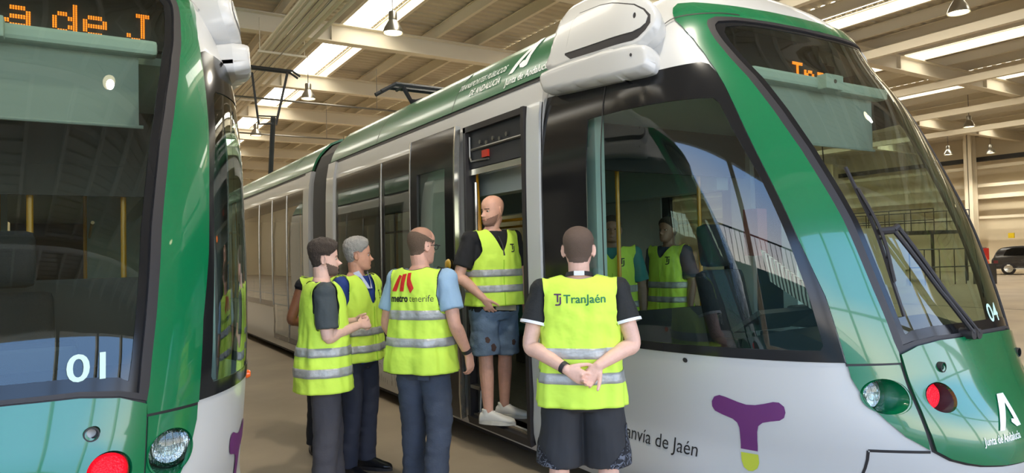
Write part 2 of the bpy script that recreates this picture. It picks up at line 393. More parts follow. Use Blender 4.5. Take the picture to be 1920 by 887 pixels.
# columns and rails on the right wall
for k in range(9):
    yv = -6+k*9.0
    if abs(yv-21) < .1: yv = 21
    c = MB().box((45.2, yv-.22, 0), (45.24, yv+.22, ZC)).box((45.76, yv-.22, 0), (45.8, yv+.22, ZC)).box((45.2, yv-.02, 0), (45.8, yv+.02, ZC)).box((45.15, yv-.3, 0), (45.85, yv+.3, .06))
    tag(c.build('steel_column', M_BEIGE), 'tall cream steel column against the far right wall, %s from the gateway end' % ORD[k], 'column', 'columns along the right wall')
for i, (z, h) in enumerate(((4.4, .26), (5.1, .2), (3.2, .16), (6.2, .2))):
    tag(MB().box((45.9, YN, z), (46.1, YF, z+h)).build('wall_girt', M_BEIGE), ['broad', 'second', 'lowest', 'topmost'][i]+' cream horizontal rail along the far right wall', 'rail')
tag(MB().box((46.2, YN, 6.7), (46.6, YF, 6.78)).box((46.2, YN, 6.78), (46.22, YF, 6.95)).build('cable_tray', M_DARK), 'dark cable tray along the top of the far right wall', 'cable tray')
# pipes slung above the right tram
for i, (x, z, r) in enumerate(((3.85, 7.0, .045), (4.02, 6.95, .05), (4.2, 7.0, .045), (4.38, 6.95, .06), (4.56, 7.0, .045), (4.74, 6.96, .05), (4.1, 7.2, .05), (4.5, 7.2, .05))):
    tag(MB().tube([(x, 4, z), (x, YF, z)], r, 8).build('ceiling_pipe', M_PIPE, smooth=True), 'pale service pipe slung above the right tram, %s' % (ORD[i]+' from the left in the lower layer' if i < 6 else ['left', 'right'][i-6]+' one of the two on top'), 'pipe', 'service pipes above the right tram')
for i in range(9):
    y_ = 6.5+i*5.65; b = MB().box((3.7, y_-.03, 6.83), (4.9, y_+.03, 6.88))
    b.tube([(3.75, y_, 6.85), (3.75, y_, 7.7)], .012, 5); b.tube([(4.85, y_, 6.85), (4.85, y_, 7.7)], .012, 5)
    tag(b.build('pipe_hanger', M_PIPE), 'thin trapeze hanger holding the roof pipes, %s from the camera' % ORD[i], 'hanger', 'pipe hangers')
tag(MB().tube([(4.08, 2, 6.62), (4.08, 60, 6.62)], .012, 5).tube([(4.08, 2, 6.9), (4.08, 60, 6.9)], .01, 5).build('contact_wire', M_STEEL), 'thin overhead contact wire above the right tram', 'wire')
for i, (xa, ya, za, xb, yb, zb) in enumerate(((-6, 21, 6.4, 12, 21, 6.4), (-6, 26.4, 6.3, 12, 26.4, 6.3))):
    tag(MB().tube([(xa, ya, za), (xb, yb, zb)], .03, 6).tube([(1.5, ya, za), (1.5, ya, 7.7)], .01, 5).tube([(8, ya, za), (8, ya, 7.7)], .01, 5).build('span_bar', M_STEEL), ['nearer', 'farther'][i]+' steel span bar hung across the track under the girders', 'bar')
# high-bay lamps
def lamp_light(o):
    l = bpy.data.lights.new('lamp_bulb', 'SPOT'); l.energy = LAMP; l.spot_size = R(130); l.spot_blend = .6; l.shadow_soft_size = .12; l.color = (1, .92, .78)
    lo = bpy.data.objects.new('lamp_bulb', l); COL.objects.link(lo); lo.parent = o; lo.location = (0, 0, -.12); lo['kind'] = 'light'
def make_lamp():
    r = empty('high_bay_lamp')
    MB().lathe([(.02, .0), (.225, .0), (.235, -.005), (.235, .02), (.2, .12), (.12, .26), (.09, .3), (.02, .3)][1:], n=28).build('reflector', M_LAMPM, r, smooth=True)
    MB().lathe([(.001, .3), (.085, .3), (.1, .31), (.1, .47), (.085, .5), (.03, .52), (.001, .52)], n=16).build('ballast_housing', M_LAMPM, r, smooth=True, angle=30)
    MB().lathe([(.001, .012), (.15, .015), (.205, .025), (.15, .06), (.001, .08)], n=24).build('glowing_bulb', M_LAMPE, r, smooth=True)
    MB().tube([(0, 0, .5), (0, 0, 1.72)], .012, 6).build('suspension_rod', M_DARK, r)
    return r
def copy_tree(o, parent=None):
    c = o.copy(); COL.objects.link(c); c.parent = parent
    for ch in list(o.children):
        if ch.type == 'LIGHT': continue
        copy_tree(ch, c)
    return c
L0 = make_lamp()
lamps = [((6.12, 14.96), 'high-bay lamp hanging nearest beside the skylight, above the right tram roof'), ((6.21, 22.42), 'high-bay lamp hanging next behind, above the raised pantograph'),
         ((6.13, 30.0), 'small distant high-bay lamp seen through the raised pantograph'), ((16.71, 7.82), 'largest high-bay lamp at the top right, cut by nothing'),
         ((33.29, 15.34), 'high-bay lamp hanging in front of the tall wall column'), ((42.2, 20.6), 'small distant high-bay lamp left of the tall wall column'),
         ((44.0, 19.2), 'distant high-bay lamp right of the tall wall column'), ((32.5, 12.4), 'high-bay lamp cut by the right edge of the picture'),
         ((2.0, 2.2), 'high-bay lamp above the camera, mirrored in the left windscreen'), ((6.13, 7.45), 'high-bay lamp over the front of the right tram'), ((10.56, .7), 'high-bay lamp over the floor right of the right tram nose'), ((-4.4, 7.45), 'high-bay lamp left of the left tram'), ((27, 3), 'high-bay lamp over the empty floor at right'), ((18, 24), 'high-bay lamp over the hall beyond the right tram'), ((28, 30), 'high-bay lamp deep in the hall beyond the right tram')]
lo_list = []
for i, ((x, y), lab) in enumerate(lamps):
    o = L0 if i == 0 else copy_tree(L0)
    o.location = (x, y, 6.85); tag(o, lab, 'ceiling lamp', 'high-bay lamps'); lo_list.append(o)
lo_list[3]['label'] = 'largest hanging high-bay lamp, at the top right above the windscreen'
for o in lo_list: lamp_light(o)
# ---------------------------------------------------------------- far right: car, barrier, sign, platform
def make_car(loc, rz):
    r = empty('car', loc, rz); tag(r, 'small black hatchback parked far off against the right wall', 'car')
    body = mat('car_black', (30, 30, 34), .2, coat=1); L = 4.2
    side = crom([(-2.08, .35), (-2.1, .75), (-2.0, .95), (-1.75, 1.38), (-1.2, 1.52), (-.2, 1.54), (.55, 1.42), (1.15, 1.02), (1.85, .88), (2.08, .7), (2.1, .38)], 4)
    mb = MB(); n = len(side); ws = (-.88, -.84, -.7, .7, .84, .88); vs = []
    for w_ in ws:
        for x, z in side:
            k = max(0, (z-.9)/.62); ww = (w_/.88)*(.88-.2*k) if abs(w_) > .75 else w_*(1-.2*k)
            vs.append((x*(.985 if abs(w_) > .85 else 1), ww, z-(.03 if abs(w_) > .85 else 0)))
    f = [(j*n+i, j*n+i+1, (j+1)*n+i+1, (j+1)*n+i) for j in range(5) for i in range(n-1)]
    f += [tuple(range(n)), tuple(5*n+i for i in range(n))[::-1]]; mb.add(vs, f); mb.build('body', body, r, smooth=True)
    gm = MB()
    for s in (-1, 1):
        a = [(-1.55, 1.05), (-1.4, 1.36), (-1.1, 1.45), (-.2, 1.47), (.45, 1.37), (.95, 1.03)]
        gm.add([(x, s*(.885-.2*max(0, (z-.9)/.62)+.012), z) for x, z in a], [tuple(range(6))])
    gm.build('side_window', mat('car_glass', (15, 18, 20), .05), r)
    for x in (-1.35, 1.3):
        for s in (-1, 1):
            wh = MB().lathe([(.05, -.1), (.3, -.1), (.33, -.08), (.33, .08), (.3, .1), (.22, .1)], (x, s*.8, .33), 'y', 20).build('wheel', M_RUBBER, r, smooth=True)
            hb = MB().lathe([(.001, .0), (.05, .0), (.2, -.02), (.22, 0), (.2, .02), (.05, .03), (.001, .03)], (x, s*.9, .33), 'y', 10).build('hub_cap', M_SILVER, wh)
    MB().box((-2.0, -.885, .62), (-1.8, -.5, .78)).box((-2.0, .885, .62), (-1.8, .5, .78)).build('tail_lamp', mat('tail_red', (110, 20, 20), .3), r)
    MB().box((1.9, -.8, .64), (2.09, -.5, .76)).box((1.9, .8, .64), (2.09, .5, .76)).build('head_lamp', M_SILVER, r)
    MB().box((-1.6, -.9, .3), (1.6, -.87, .36)).box((-1.6, .9, .3), (1.6, .87, .36)).build('sill_strip', M_SILVER, r)
make_car((43.6, 16.9, 0), R(-68))
def railing_frame(name, pts, h, label, rails=3, mid=6):
    mb = MB()
    for a, b in zip(pts[:-1], pts[1:]):
        a, b = Vector(a), Vector(b)
        for k in range(rails): z = Vector((0, 0, h*(k+1)/rails)); mb.tube([a+z, b+z], .025, 5)
        for k in range(mid+1): p = a.lerp(b, k/mid); mb.tube([p, p+Vector((0, 0, h))], .02, 5)
    return tag(mb.build(name, mat('dark_railing_paint', (40, 52, 66), .5)), label, 'railing')
railing_frame('safety_railing', [(29.5, 16.1, 0), (31.5, 15.3, 0), (33.4, 14.9, 0)], 1.5, 'dark blue steel barrier standing on the floor just right of the tram nose', 2, 3)
tag(MB().box((33.0, 14.8, 1.0), (33.4, 14.84, 1.5)).build('fire_sign', mat('sign_red', (200, 40, 30), .5)), 'small red sign hanging on the dark blue barrier', 'sign')
b = empty('waste_bin', (32.3, 14.5, 0)); tag(b, 'dark bin with an orange cone top beside the blue barrier', 'bin')
MB().prism([(-.32, -.3), (.32, -.3), (.36, .3), (-.36, .3)], 0, .85, 'z').build('body', M_DARK, b)
MB().lathe([(.18, .85), (.15, .95), (.05, 1.2), (.001, 1.22)], n=14).build('cone', mat('cone_orange', (220, 90, 40), .5), b)
tag(MB().box((45.9, 19.0, 2.0), (46.0, 19.3, 2.3)).build('wall_notice', mat('notice_yellow', (220, 190, 30), .5)), 'small yellow notice on the wall above the black car', 'sign')
tag(MB().box((46.4, 25.6, .1), (46.9, 26.4, 2.1)).build('wall_heater', M_PIPE), 'pale cabinet on the far right wall', 'cabinet')
# maintenance gantry with stairs seen through the windscreen
gt = empty('maintenance_platform', (24.5, 12.6, 0), R(180)); gt.location = (33.5, 20.3, 0); tag(gt, 'dark raised maintenance platform with stairs seen through the tram windscreen', 'platform')
MB().box((-1.6, -2, 2.2), (1.6, 4, 2.34)).build('deck', M_DARK, gt)
MB().box((-1.5, -1.9, 0), (-1.4, -1.8, 2.2)).box((1.4, -1.9, 0), (1.5, -1.8, 2.2)).box((-1.5, 3.8, 0), (-1.4, 3.9, 2.2)).box((1.4, 3.8, 0), (1.5, 3.9, 2.2)).build('frame', M_DARK, gt)
for s in (-1.55, 1.55):
    rr = MB()
    for z in (2.8, 3.3): rr.tube([(s, -2, z), (s, 4, z)], .025, 5)
    for k in range(7): rr.tube([(s, -2+k, 2.3), (s, -2+k, 3.3)], .022, 5)
    rr.build('handrail', M_DARK, gt)
st = MB()
for k in range(11): st.box((-.5, -2-.26*(11-k), .2*k+.05), (.5, -2-.26*(10-k), .2*k+.1))
for s in (-.52, .52): st.tube([(s, -4.9, .1), (s, -2, 2.3)], .04, 5); st.tube([(s, -4.9, 1.1), (s, -2, 3.3)], .025, 5)
st.build('stairs', M_DARK, gt)
# service crate wall behind the platform
tag(MB().box((26, 16, 0), (29, 20, 2.4)).build('equipment_cabinet', M_PIPE), 'pale equipment container on the floor beyond the platform, seen through the windscreen', 'container')
# ================================================================ THE TRAMS
WS_L = [(-.597, 1.116), (-.606, 1.17), (-.614, 1.27), (-.633, 1.43), (-.65, 1.6), (-.668, 1.8), (-.69, 1.95), (-.73, 2.2), (-.786, 2.43), (-.85, 2.654), (-.929, 2.847), (-1.0, 2.995), (-1.018, 3.04), (-1.012, 3.07), (-.951, 3.092), (-.8, 3.086), (-.585, 3.066), (-.35, 3.052), (-.06, 3.048)]
WS_B = [(0, 1.175), (-.17, 1.174), (-.37, 1.17), (-.5, 1.15)]
def sym(l): return l+[(-u, z) for u, z in l[::-1] if abs(u) > 1e-6]
WS = sym(WS_B[1:]+WS_L)+[(0, 1.175)]
WS_IN = sym([(-.17, 1.24), (-.37, 1.237), (-.5, 1.22), (-.535, 1.2), (-.545, 1.27), (-.56, 1.43), (-.575, 1.6), (-.59, 1.8), (-.61, 1.95), (-.645, 2.2), (-.695, 2.43), (-.755, 2.654), (-.83, 2.847), (-.885, 2.98), (-.87, 3.02), (-.75, 3.03), (-.585, 3.02), (-.35, 3.005), (-.06, 3.0)])+[(0, 1.24)]
WS_RB = sym([(-.17, 1.19), (-.37, 1.187), (-.5, 1.17), (-.568, 1.15), (-.577, 1.27), (-.594, 1.43), (-.61, 1.6), (-.626, 1.8), (-.648, 1.95), (-.685, 2.2), (-.738, 2.43), (-.802, 2.654), (-.88, 2.847), (-.95, 2.995), (-.955, 3.03), (-.93, 3.055), (-.8, 3.06), (-.585, 3.045), (-.35, 3.03), (-.06, 3.025)])+[(0, 1.19)]
PIL = [(-.826, 1.062), (-.832, 1.2), (-.844, 1.4), (-.892, 1.69), (-.928, 1.994), (-.965, 2.3), (-1.001, 2.609), (-1.023, 2.72), (-1.062, 2.836), (-1.123, 2.942), (-1.218, 3.038), (-1.296, 3.097), (-1.34, 3.155), (-1.356, 3.205), (-1.32, 3.24), (-1.14, 3.232), (-.881, 3.196), (-.584, 3.16), (-.291, 3.14), (0, 3.135)]
CABW = [(-2.675, .977), (-2.27, 1.013), (-1.73, 1.06), (-1.2, 1.065), (-.83, 1.066), (-.845, 1.4), (-.894, 1.69), (-.93, 1.994), (-.967, 2.3), (-1.003, 2.609), (-1.022, 2.70), (-1.05, 2.755), (-1.10, 2.775), (-1.59, 2.752), (-2.26, 2.798), (-2.675, 2.82)]
CABG = [(-2.15, 1.09), (-1.728, 1.11), (-.915, 1.125), (-.9, 1.15), (-.91, 1.4), (-.94, 1.743), (-.975, 2.054), (-1.03, 2.326), (-1.062, 2.5), (-1.09, 2.535), (-1.2, 2.543), (-2.134, 2.559)]
HOOD_H = [(0, 1.168), (-.17, 1.168), (-.37, 1.163), (-.5, 1.143), (-.592, 1.105), (-.588, .9), (-.583, .758), (-.566, .648), (-.5, .61), (-.42, .588), (-.34, .573), (-.2, .562)]
HOOD = sym(HOOD_H[1:])[:]+[(0, 1.168)]
HOOD = [(u, z) for u, z in HOOD_H[1:]]+[(0, .56)]+[(-u, z) for u, z in HOOD_H[:0:-1]]+[(0, 1.168)]
HLP = [(-.605, 1.056), (-.823, 1.05), (-.822, .993), (-.804, .921), (-.78, .852), (-.736, .782), (-.68, .712), (-.59, .65), (-.598, .76), (-.603, .9)]
DOOR_Y = (1.03, 1.97); DOOR_Z = (.27, 2.765)
def YU(y): return 1.885+y
def cyl_loop(x, z, r, n=36): return [(-inv_u(x+r*math.cos(2*math.pi*k/n), z+r*math.sin(2*math.pi*k/n), CAB), z+r*math.sin(2*math.pi*k/n)) for k in range(n)]
HLC = (.672, .903, .086); RDC = (.452, .892, .072); HOC = (.405, 1.04, .021)
FONT5 = {'T': '11111 00100 00100 00100 00100 00100 00100', 'r': '00000 00000 10110 11001 10000 10000 10000', 'a': '00000 00000 01110 00001 01111 10001 01111',
         'd': '00001 00001 01101 10011 10001 10011 01101', 'e': '00000 00000 01110 10001 11111 10000 01110', 'J': '00111 00010 00010 00010 00010 10010 01100', 'i': '00100 01000 00000 01100 00100 00100 01110', ' ': '00000 '*7}
def rect(y0, y1, z0, z1, side=-1): return [(side*YU(y0), z0), (side*YU(y1), z0), (side*YU(y1), z1), (side*YU(y0), z1)]
def striped():  # light and dark bands of a reflection, painted into the base colour
    if 'striped_reflection' in MATS: return MATS['striped_reflection']
    m_ = mat('striped_reflection', (190, 190, 182), .4); n = m_.node_tree; b = n.nodes['Principled BSDF']; t = n.nodes.new('ShaderNodeTexCoord'); wv = n.nodes.new('ShaderNodeTexWave'); wv.bands_direction = 'Y'; wv.inputs['Scale'].default_value = 14; wv.inputs['Distortion'].default_value = 1.5
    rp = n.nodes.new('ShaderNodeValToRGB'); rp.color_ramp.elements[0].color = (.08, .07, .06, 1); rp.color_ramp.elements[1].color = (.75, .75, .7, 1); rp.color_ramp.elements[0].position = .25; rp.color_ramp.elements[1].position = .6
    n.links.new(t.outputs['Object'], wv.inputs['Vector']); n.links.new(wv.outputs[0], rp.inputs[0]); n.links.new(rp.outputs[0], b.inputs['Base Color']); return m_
def build_tram(cx, cy, label, number, led, open_door):
    T = empty('tram', (cx, cy, 0)); tag(T, label, 'tram')
    def sk(*a, **k): return skin(a[0], a[1], k.pop('parent', T), *a[2:], **k)
    # ---- cab skin
    holes = [WS_RB, CABG, mir(CABG)]+[cyl_loop(*HLC), mir(cyl_loop(*HLC)), cyl_loop(*RDC), mir(cyl_loop(*RDC))]
    outer = [(-YU(.8), .14), (YU(.8), .14), (YU(.8), 3.49), (-YU(.8), 3.49)]
    sk('cab_shell', M_WHITE, [outer]+holes, CAB, h=.06)
    MB().prism([(-.3, -.08), (.3, -.08), (.42, .1), (.42, .8), (-.42, .8), (-.42, .1)], 3.44, 3.492, 'z').build('cab_roof', M_WHITE, T)
    sk('windscreen', G_SCREEN, [WS_RB], CAB, h=.06)
    sk('windscreen_border', M_BLACK, [WS_RB, WS_IN], CAB, h=.04, off=.002, thick=.004)
    sk('windscreen_seal', M_RUBBER, [WS, WS_RB], CAB, h=.04, off=.012, thick=.014)
    for f in (lambda l: l, mir):
        sk('windscreen_pillar', M_GREEN, [f(PIL+[(0, 3.053), ]+WS_L[::-1]+[(-.6, 1.066)])], CAB, h=.05, off=.012, thick=.014)
        hp = sk('headlamp_panel', M_GREEN, [f(HLP), f(cyl_loop(*HLC))], CAB, h=.035, off=.01, thick=.012)
        ws = sk('cab_side_glazing', M_BLACK, [f(CABW), f(CABG)], CAB, h=.06, off=.006, thick=.008)
        sk('cab_side_window', G_SIDE, [f(CABG)], CAB, h=.06, off=.002, parent=ws, flat=.7 if f is not mir else 0)
        sk('panel_seam', M_RUBBER, [f(ribbon([(-YU(.09), 1.02), (-YU(.09), 2.79)], .012))], CAB, h=.05, off=.0085, parent=ws)
    hood = sk('hood', M_GREEN, [HOOD, cyl_loop(*RDC), mir(cyl_loop(*RDC)), cyl_loop(*HOC), mir(cyl_loop(*HOC))], CAB, h=.04, off=.022, thick=.03)
    for s in (-1, 1):
        def well(c, depth, nm, lm, rim=.0):
            xo = c[0]+c[2]; y1 = S(inv_u(xo, c[1], CAB), c[1], CAB)[1]; y0 = S(inv_u(c[0]-c[2], c[1], CAB), c[1], CAB)[1]
            n = 32; ring0 = []; ring1 = []
            for k in range(n):
                a = 2*math.pi*k/n; x = c[0]+c[2]*math.cos(a); z = c[1]+c[2]*math.sin(a)
                ring0.append((s*x, S(inv_u(x, z, CAB), z, CAB)[1]-.018, z)); ring1.append((s*x, y1+depth, z))
            w_ = MB().add(ring0+ring1, [(i, (i+1) % n, n+(i+1) % n, n+i) for i in range(n)]).build(nm+'_well', M_GREEN if nm == 'headlamp' else M_DARK, T, smooth=True)
            pr = [(.001, .012), (c[2]*.35, .01), (c[2]*.7, .0), (c[2]*.96, .02), (c[2], .05)]
            MB().lathe([(r, h) for r, h in pr], (s*c[0], y1+depth-.018, c[1]), 'y', 32).build(nm, lm, w_, smooth=True)
            if nm == 'headlamp':
                MB().lathe([(.001, -.012), (.02, -.012), (.034, 0), (.034, .02)], (s*c[0], y1+depth-.02, c[1]), 'y', 20).build('projector_lens', G_CLEAR, w_, smooth=True)
                MB().lathe([(.001, -.02), (.05, -.018), (c[2]*.97, .0), (c[2]*.98, .01)], (s*c[0], y1+depth-.03, c[1]), 'y', 28).build('cover_glass', G_CLEAR, w_, smooth=True)
        well(HLC, .0, 'headlamp', M_LENS); well(RDC, .004, 'tail_lamp', M_REDLED)
        xo = HOC[0]; yy = float(S(inv_u(xo, HOC[1], CAB), HOC[1], CAB)[1])
        MB().lathe([(.021, -.03), (.026, -.03), (.026, 0), (.015, 0), (.015, .02), (.001, .02)], (s*xo, yy-.004, HOC[1]), 'y', 20).build('hood_sensor', M_RUBBER, T, smooth=True)
    # seams of the lower bumper, green roof band seam
    for f in (lambda l: l, mir):
        sk('bumper_seam', M_RUBBER, [f(ribbon([(-.835, .14), (-.832, .4), (-.829, .634)], .012)), f(ribbon([(-.829, .634), (-.7, .637), (-.585, .638)], .014))], CAB, h=.05, off=.002)
        sk('hood_seam', M_RUBBER, [f(ribbon([(-.597, 1.11), (-.596, .9), (-.59, .758), (-.574, .645), (-.5, .602), (-.42, .579), (-.34, .564), (-.2, .553), (0, .55)], .016))], CAB, h=.05, off=.004)
        sk('pillar_seam', M_RUBBER, [f(ribbon([(-.59, 1.062), (-.72, 1.062), (-.83, 1.058)], .02))], CAB, h=.05, off=.004)
        sk('hood_top_seam', M_RUBBER, [f(ribbon([(0, 1.172), (-.17, 1.171), (-.37, 1.167), (-.5, 1.147), (-.598, 1.108)], .022))], CAB, h=.05, off=.004)
        sk('roof_seam', M_RUBBER, [f(ribbon(crom([(-1.72, 2.955), (-1.605, 2.971), (-1.496, 3.006), (-1.408, 3.072), (-1.311, 3.112), (-1.134, 3.121), (-.903, 3.116), (-.75, 3.1)], 3), .009))], CAB, h=.03, off=.0135)
        sk('fuel_cap', M_RUBBER, [f([(-1.482+.012*math.cos(a), 1.024+.014*math.sin(a)) for a in np.linspace(0, 6.28, 13)[:-1]])], CAB, h=.02, off=.003)
        # roof fairing with its camera flap
        pf = [(-2.563, 2.982), (-2.545, 3.138), (-2.532, 3.278), (-2.5, 3.397), (-2.422, 3.455), (-2.184, 3.445), (-1.89, 3.375), (-1.488, 3.265), (-1.336, 3.16), (-1.317, 3.071), (-1.375, 2.989), (-1.467, 2.933), (-1.595, 2.9), (-2.105, 2.94)]
        fr = sk('roof_fairing', M_WHITE, [f(crom(pf, 4, True))], POD, h=.025, off=-.03, thick=.3, bulge=(.055, .03), back=False)
        rec = [(-2.332, 3.04), (-2.32, 3.119), (-2.313, 3.276), (-2.25, 3.320), (-2.019, 3.301), (-1.757, 3.247), (-1.542, 3.196), (-1.438, 3.146), (-1.386, 3.095), (-1.392, 3.042), (-1.441, 3.0), (-1.51, 2.966), (-1.564, 2.956), (-1.937, 2.971), (-2.259, 2.993)]
        sk('flap_recess', M_RUBBER, [f(rec)], POD, h=.04, off=.026, parent=fr)
        cov = [(-2.325, 3.05), (-2.312, 3.118), (-2.305, 3.27), (-2.247, 3.311), (-2.017, 3.292), (-1.756, 3.238), (-1.546, 3.186), (-1.446, 3.135), (-1.408, 3.089), (-1.432, 3.047), (-1.484, 3.024), (-1.559, 3.012), (-1.941, 3.026), (-2.203, 3.042)]
        hole = [(-1.533+.016*math.cos(a), 3.115+.02*math.sin(a)) for a in np.linspace(0, 6.28, 13)[:-1]]
        fl = sk('camera_flap', M_WHITE, [f(cov), f(hole)], POD, h=.04, off=.03, thick=.02, parent=fr)
        lo = [(-2.575, 2.975), (-2.56, 2.83), (-2.50, 2.805), (-2.105, 2.768), (-1.7, 2.735), (-1.48, 2.735), (-1.43, 2.765), (-1.418, 2.83), (-1.43, 2.895), (-1.494, 2.925), (-1.594, 2.935), (-2.106, 2.972)]
        low = sk('fairing_base', M_WHITE, [f(crom(lo, 3, True))], POD, h=.022, off=-.02, thick=.2, bulge=(.085, .03), back=False)
        sk('sensor_hole', M_RUBBER, [f([(-1.555+.011*math.cos(a), 2.852+.011*math.sin(a)) for a in np.linspace(0, 6.28, 11)[:-1]])], POD, h=.02, off=.068, parent=low)
    # ---- passenger modules
    for (y0, y1, wins, door, grn) in ((.8, 6.1, [(3.06, 3.98), (4.1, 5.66)], DOOR_Y, (.68, 6.08)), (7.0, 15.5, [(7.4, 8.36), (8.44, 9.42), (9.5, 10.5), (10.58, 12.0), (12.08, 13.4)], None, (7.0, 15.45))):
        holes = []; lowz = (lambda a: .8) if y0 < 3 else (lambda a: .36 if a < 9 else .92)
        for s in (-1, 1):
            holes.append(rect(wins[0][0]-.02, wins[-1][1]+.02, .74, 2.7, s) if y0 < 3 else [(s*YU(7.38), .3), (s*YU(9.44), .3), (s*YU(9.44), .86), (s*YU(13.42), .86), (s*YU(13.42), 2.7), (s*YU(7.38), 2.7)])
            if door and (s < 0 or not open_door): holes.append(rect(door[0], door[1], *DOOR_Z, s))
            elif door: holes.append(rect(door[0], door[1], .9, 2.4, s))
        for s in (-1, 1):
            side_h = [h_ for h_ in holes if (h_[0][0] < 0) == (s < 0)]
            sk('side_shell', M_WHITE, [rect(y0, y1, .14, 2.985, s)]+side_h, MOD, h=.16, thick=.05)
            sk('roof_cove', M_GREEN_ROOF, [rect(grn[0], grn[1], 2.995, 3.5, s)], MOD, h=.1, off=.012, thick=.03)
            for ys in (2.33, 4.3) if y0 < 3 else (8.2, 10.9, 13.5):
                sk('roof_seam', M_RUBBER, [ribbon([(s*YU(ys), 3.0), (s*YU(ys+.02), 3.5)], .01)], MOD, h=.08, off=.0135)
            fr = sk('window_band', M_BLACK, [rect(wins[0][0]-.06, wins[-1][1]+.06, .7, 2.74, s) if y0 < 3 else [(s*YU(7.34), .27), (s*YU(9.48), .27), (s*YU(9.48), .82), (s*YU(13.46), .82), (s*YU(13.46), 2.74), (s*YU(7.34), 2.74)]]+[rect(a+.02, b-.02, lowz(a), 2.52, s) for a, b in wins], MOD, h=.16, off=.005, thick=.01)
            for a, b in wins:
                sk('window_pane', G_DARK, [rect(a+.02, b-.02, lowz(a), 2.52, s)], MOD, h=.2, off=.003, parent=fr)
                sk('pane_divider', M_SILVER, [rect(a-.04-.008, a-.04+.008, lowz(a)-.07, 2.73, s)], MOD, h=.2, off=.012, thick=.008, parent=fr)
        MB().box((-.66, y0+.1, 3.44), (.66, y1-.1, 3.49)).build('roof_panel', M_GREEN_ROOF, T)
        MB().box((-1.1, y0-.02, .2), (1.1, y1, .275)).build('cabin_floor', M_TFLOOR, T)
        MB().box((-1.06, y0, 2.66), (1.06, y1, 2.72)).build('cabin_ceiling', M_GREYTRIM, T)
        MB().box((-1.02, y0+.3, .06), (1.02, y1, .16)).build('underframe', M_RUBBER, T)
        b_ = MB().box((-1.08, y1-.04, .2), (-.42, y1, 2.7)).box((.42, y1-.04, .2), (1.08, y1, 2.7)) if y0 < 3 else MB().box((-1.08, y1-.04, .2), (1.08, y1, 2.95)); b_.build('end_wall', M_GREYTRIM if y0 < 3 else M_DARK, T)
    # opposite door of the open doorway, closed: lower panel
    # articulation bellows
    prof = []; mb = MB(); ys = np.linspace(6.1, 6.98, 29); zs = [.2, .8, 1.6, 2.4, 2.8, 3.0, 3.2, 3.4, 3.5]; vs = []
    ring = [(-1, z) for z in zs]+[(1, z) for z in zs[::-1]]
    for i, y in enumerate(ys):
        d = .10 if i % 2 else .04
        for s, z in ring: vs.append((s*(float(interp(A([z]), *MOD['W'])[0])-d), y, z-(.0 if z < 3.3 else d*.5)))
    n = len(ring); mb.add(vs, [(i*n+k, i*n+(k+1) % n, (i+1)*n+(k+1) % n, (i+1)*n+k) for i in range(len(ys)-1) for k in range(n)])
    mb.build('articulation_bellows', mat('bellows_rubber', (92, 88, 82), .6), T)
    for s in (-1, 1): sk('end_pillar', M_WHITE, [rect(5.78, 6.1, .2, 2.97, s)], MOD, h=.2, off=.03, thick=.04)
    sk('end_pillar', M_WHITE, [rect(6.98, 7.28, .2, 2.97, -1)], MOD, h=.2, off=.03, thick=.04)
    # dark gap line below the green cove
    for s in (-1, 1): sk('cove_gap', M_RUBBER, [rect(.8, 6.1, 2.965, 3.0, s), rect(7.0, 15.5, 2.965, 3.0, s)], MOD, h=.3, off=.004)
    # pillar between the cab and the door
    sk('door_pillar', mat('pillar_grey', (196, 198, 196), .35, coat=.5), [rect(.8, .975, .2, 2.79, -1)], MOD, h=.1, off=.02, thick=.03)
    MB().box((-1.21, .985, .25), (-1.14, 1.03, 2.79)).box((-1.20, 1.955, .25), (-1.10, 2.0, 2.79)).box((-1.2, 1.0, 2.74), (-1.12, 2.0, 2.79)).build('door_frame', M_RUBBER, T)
    # ---- doorway
    if open_door:
        dl = empty('door_leaf', (0, 0, 0), parent=T); dz = .09
        def leaf(l, o_, th, m, nm, **k): return skin(nm, m, dl, l, MOD, h=.2, off=o_, thick=th, **k)
        leaf([rect(2.06, 3.04, .24, 2.80), rect(2.24, 2.86, .5, 2.46)], dz, .04, M_BLACK, 'leaf_frame')
        leaf([rect(2.24, 2.86, .5, 2.46)], dz-.01, 0, G_SIDE, 'leaf_glass')
        leaf([rect(2.035, 2.06, .24, 2.80), rect(3.03, 3.05, .24, 2.80)], dz+.004, .05, M_SILVER, 'leaf_edge')
        p = S(-YU(2.17), 1.58, MOD)
        bt = MB().lathe([(.001, -.02), (.035, -.02), (.045, -.012), (.05, 0)], (-(1.19+dz+.002), 2.17, 1.58), 'x', 24).build('door_button', mat('button_yellow', (200, 160, 40), .3, coat=.5), dl, smooth=True)
        MB().box((-1.16, 1.03, 2.42), (-.95, 1.97, 2.75)).build('door_header', M_DARK, T)
        hm = MB()
        for k in range(5): hm.lathe([(.001, -.012), (.018, -.012), (.018, .01)], (-1.165, 1.3+.11*k, 2.63-.02*(k % 2)), 'x', 10)
        hm.tube([(-1.17, 1.93, 2.7), (-1.17, 1.93, 2.52), (-1.17, 1.9, 2.48), (-1.17, 1.6, 2.47)], .01, 6).tube([(-1.17, 1.05, 2.58), (-1.17, 1.9, 2.58)], .012, 6)
        hm.build('door_mechanism', M_STEEL, T); MB().box((-1.18, 1.6, 2.49), (-1.15, 1.7, 2.55)).build('release_handle', mat('handle_red', (190, 50, 30), .4), T)
        MB().box((-1.17, 1.03, 2.36), (-1.1, 1.97, 2.41)).build('header_rail', M_SILVER, T)
        MB().lathe([(.001, -.03), (.03, -.02), (.04, 0)], (-1.1, 1.14, 2.33), 'x', 14).build('warning_lamp', M_ORANGELIT, T)
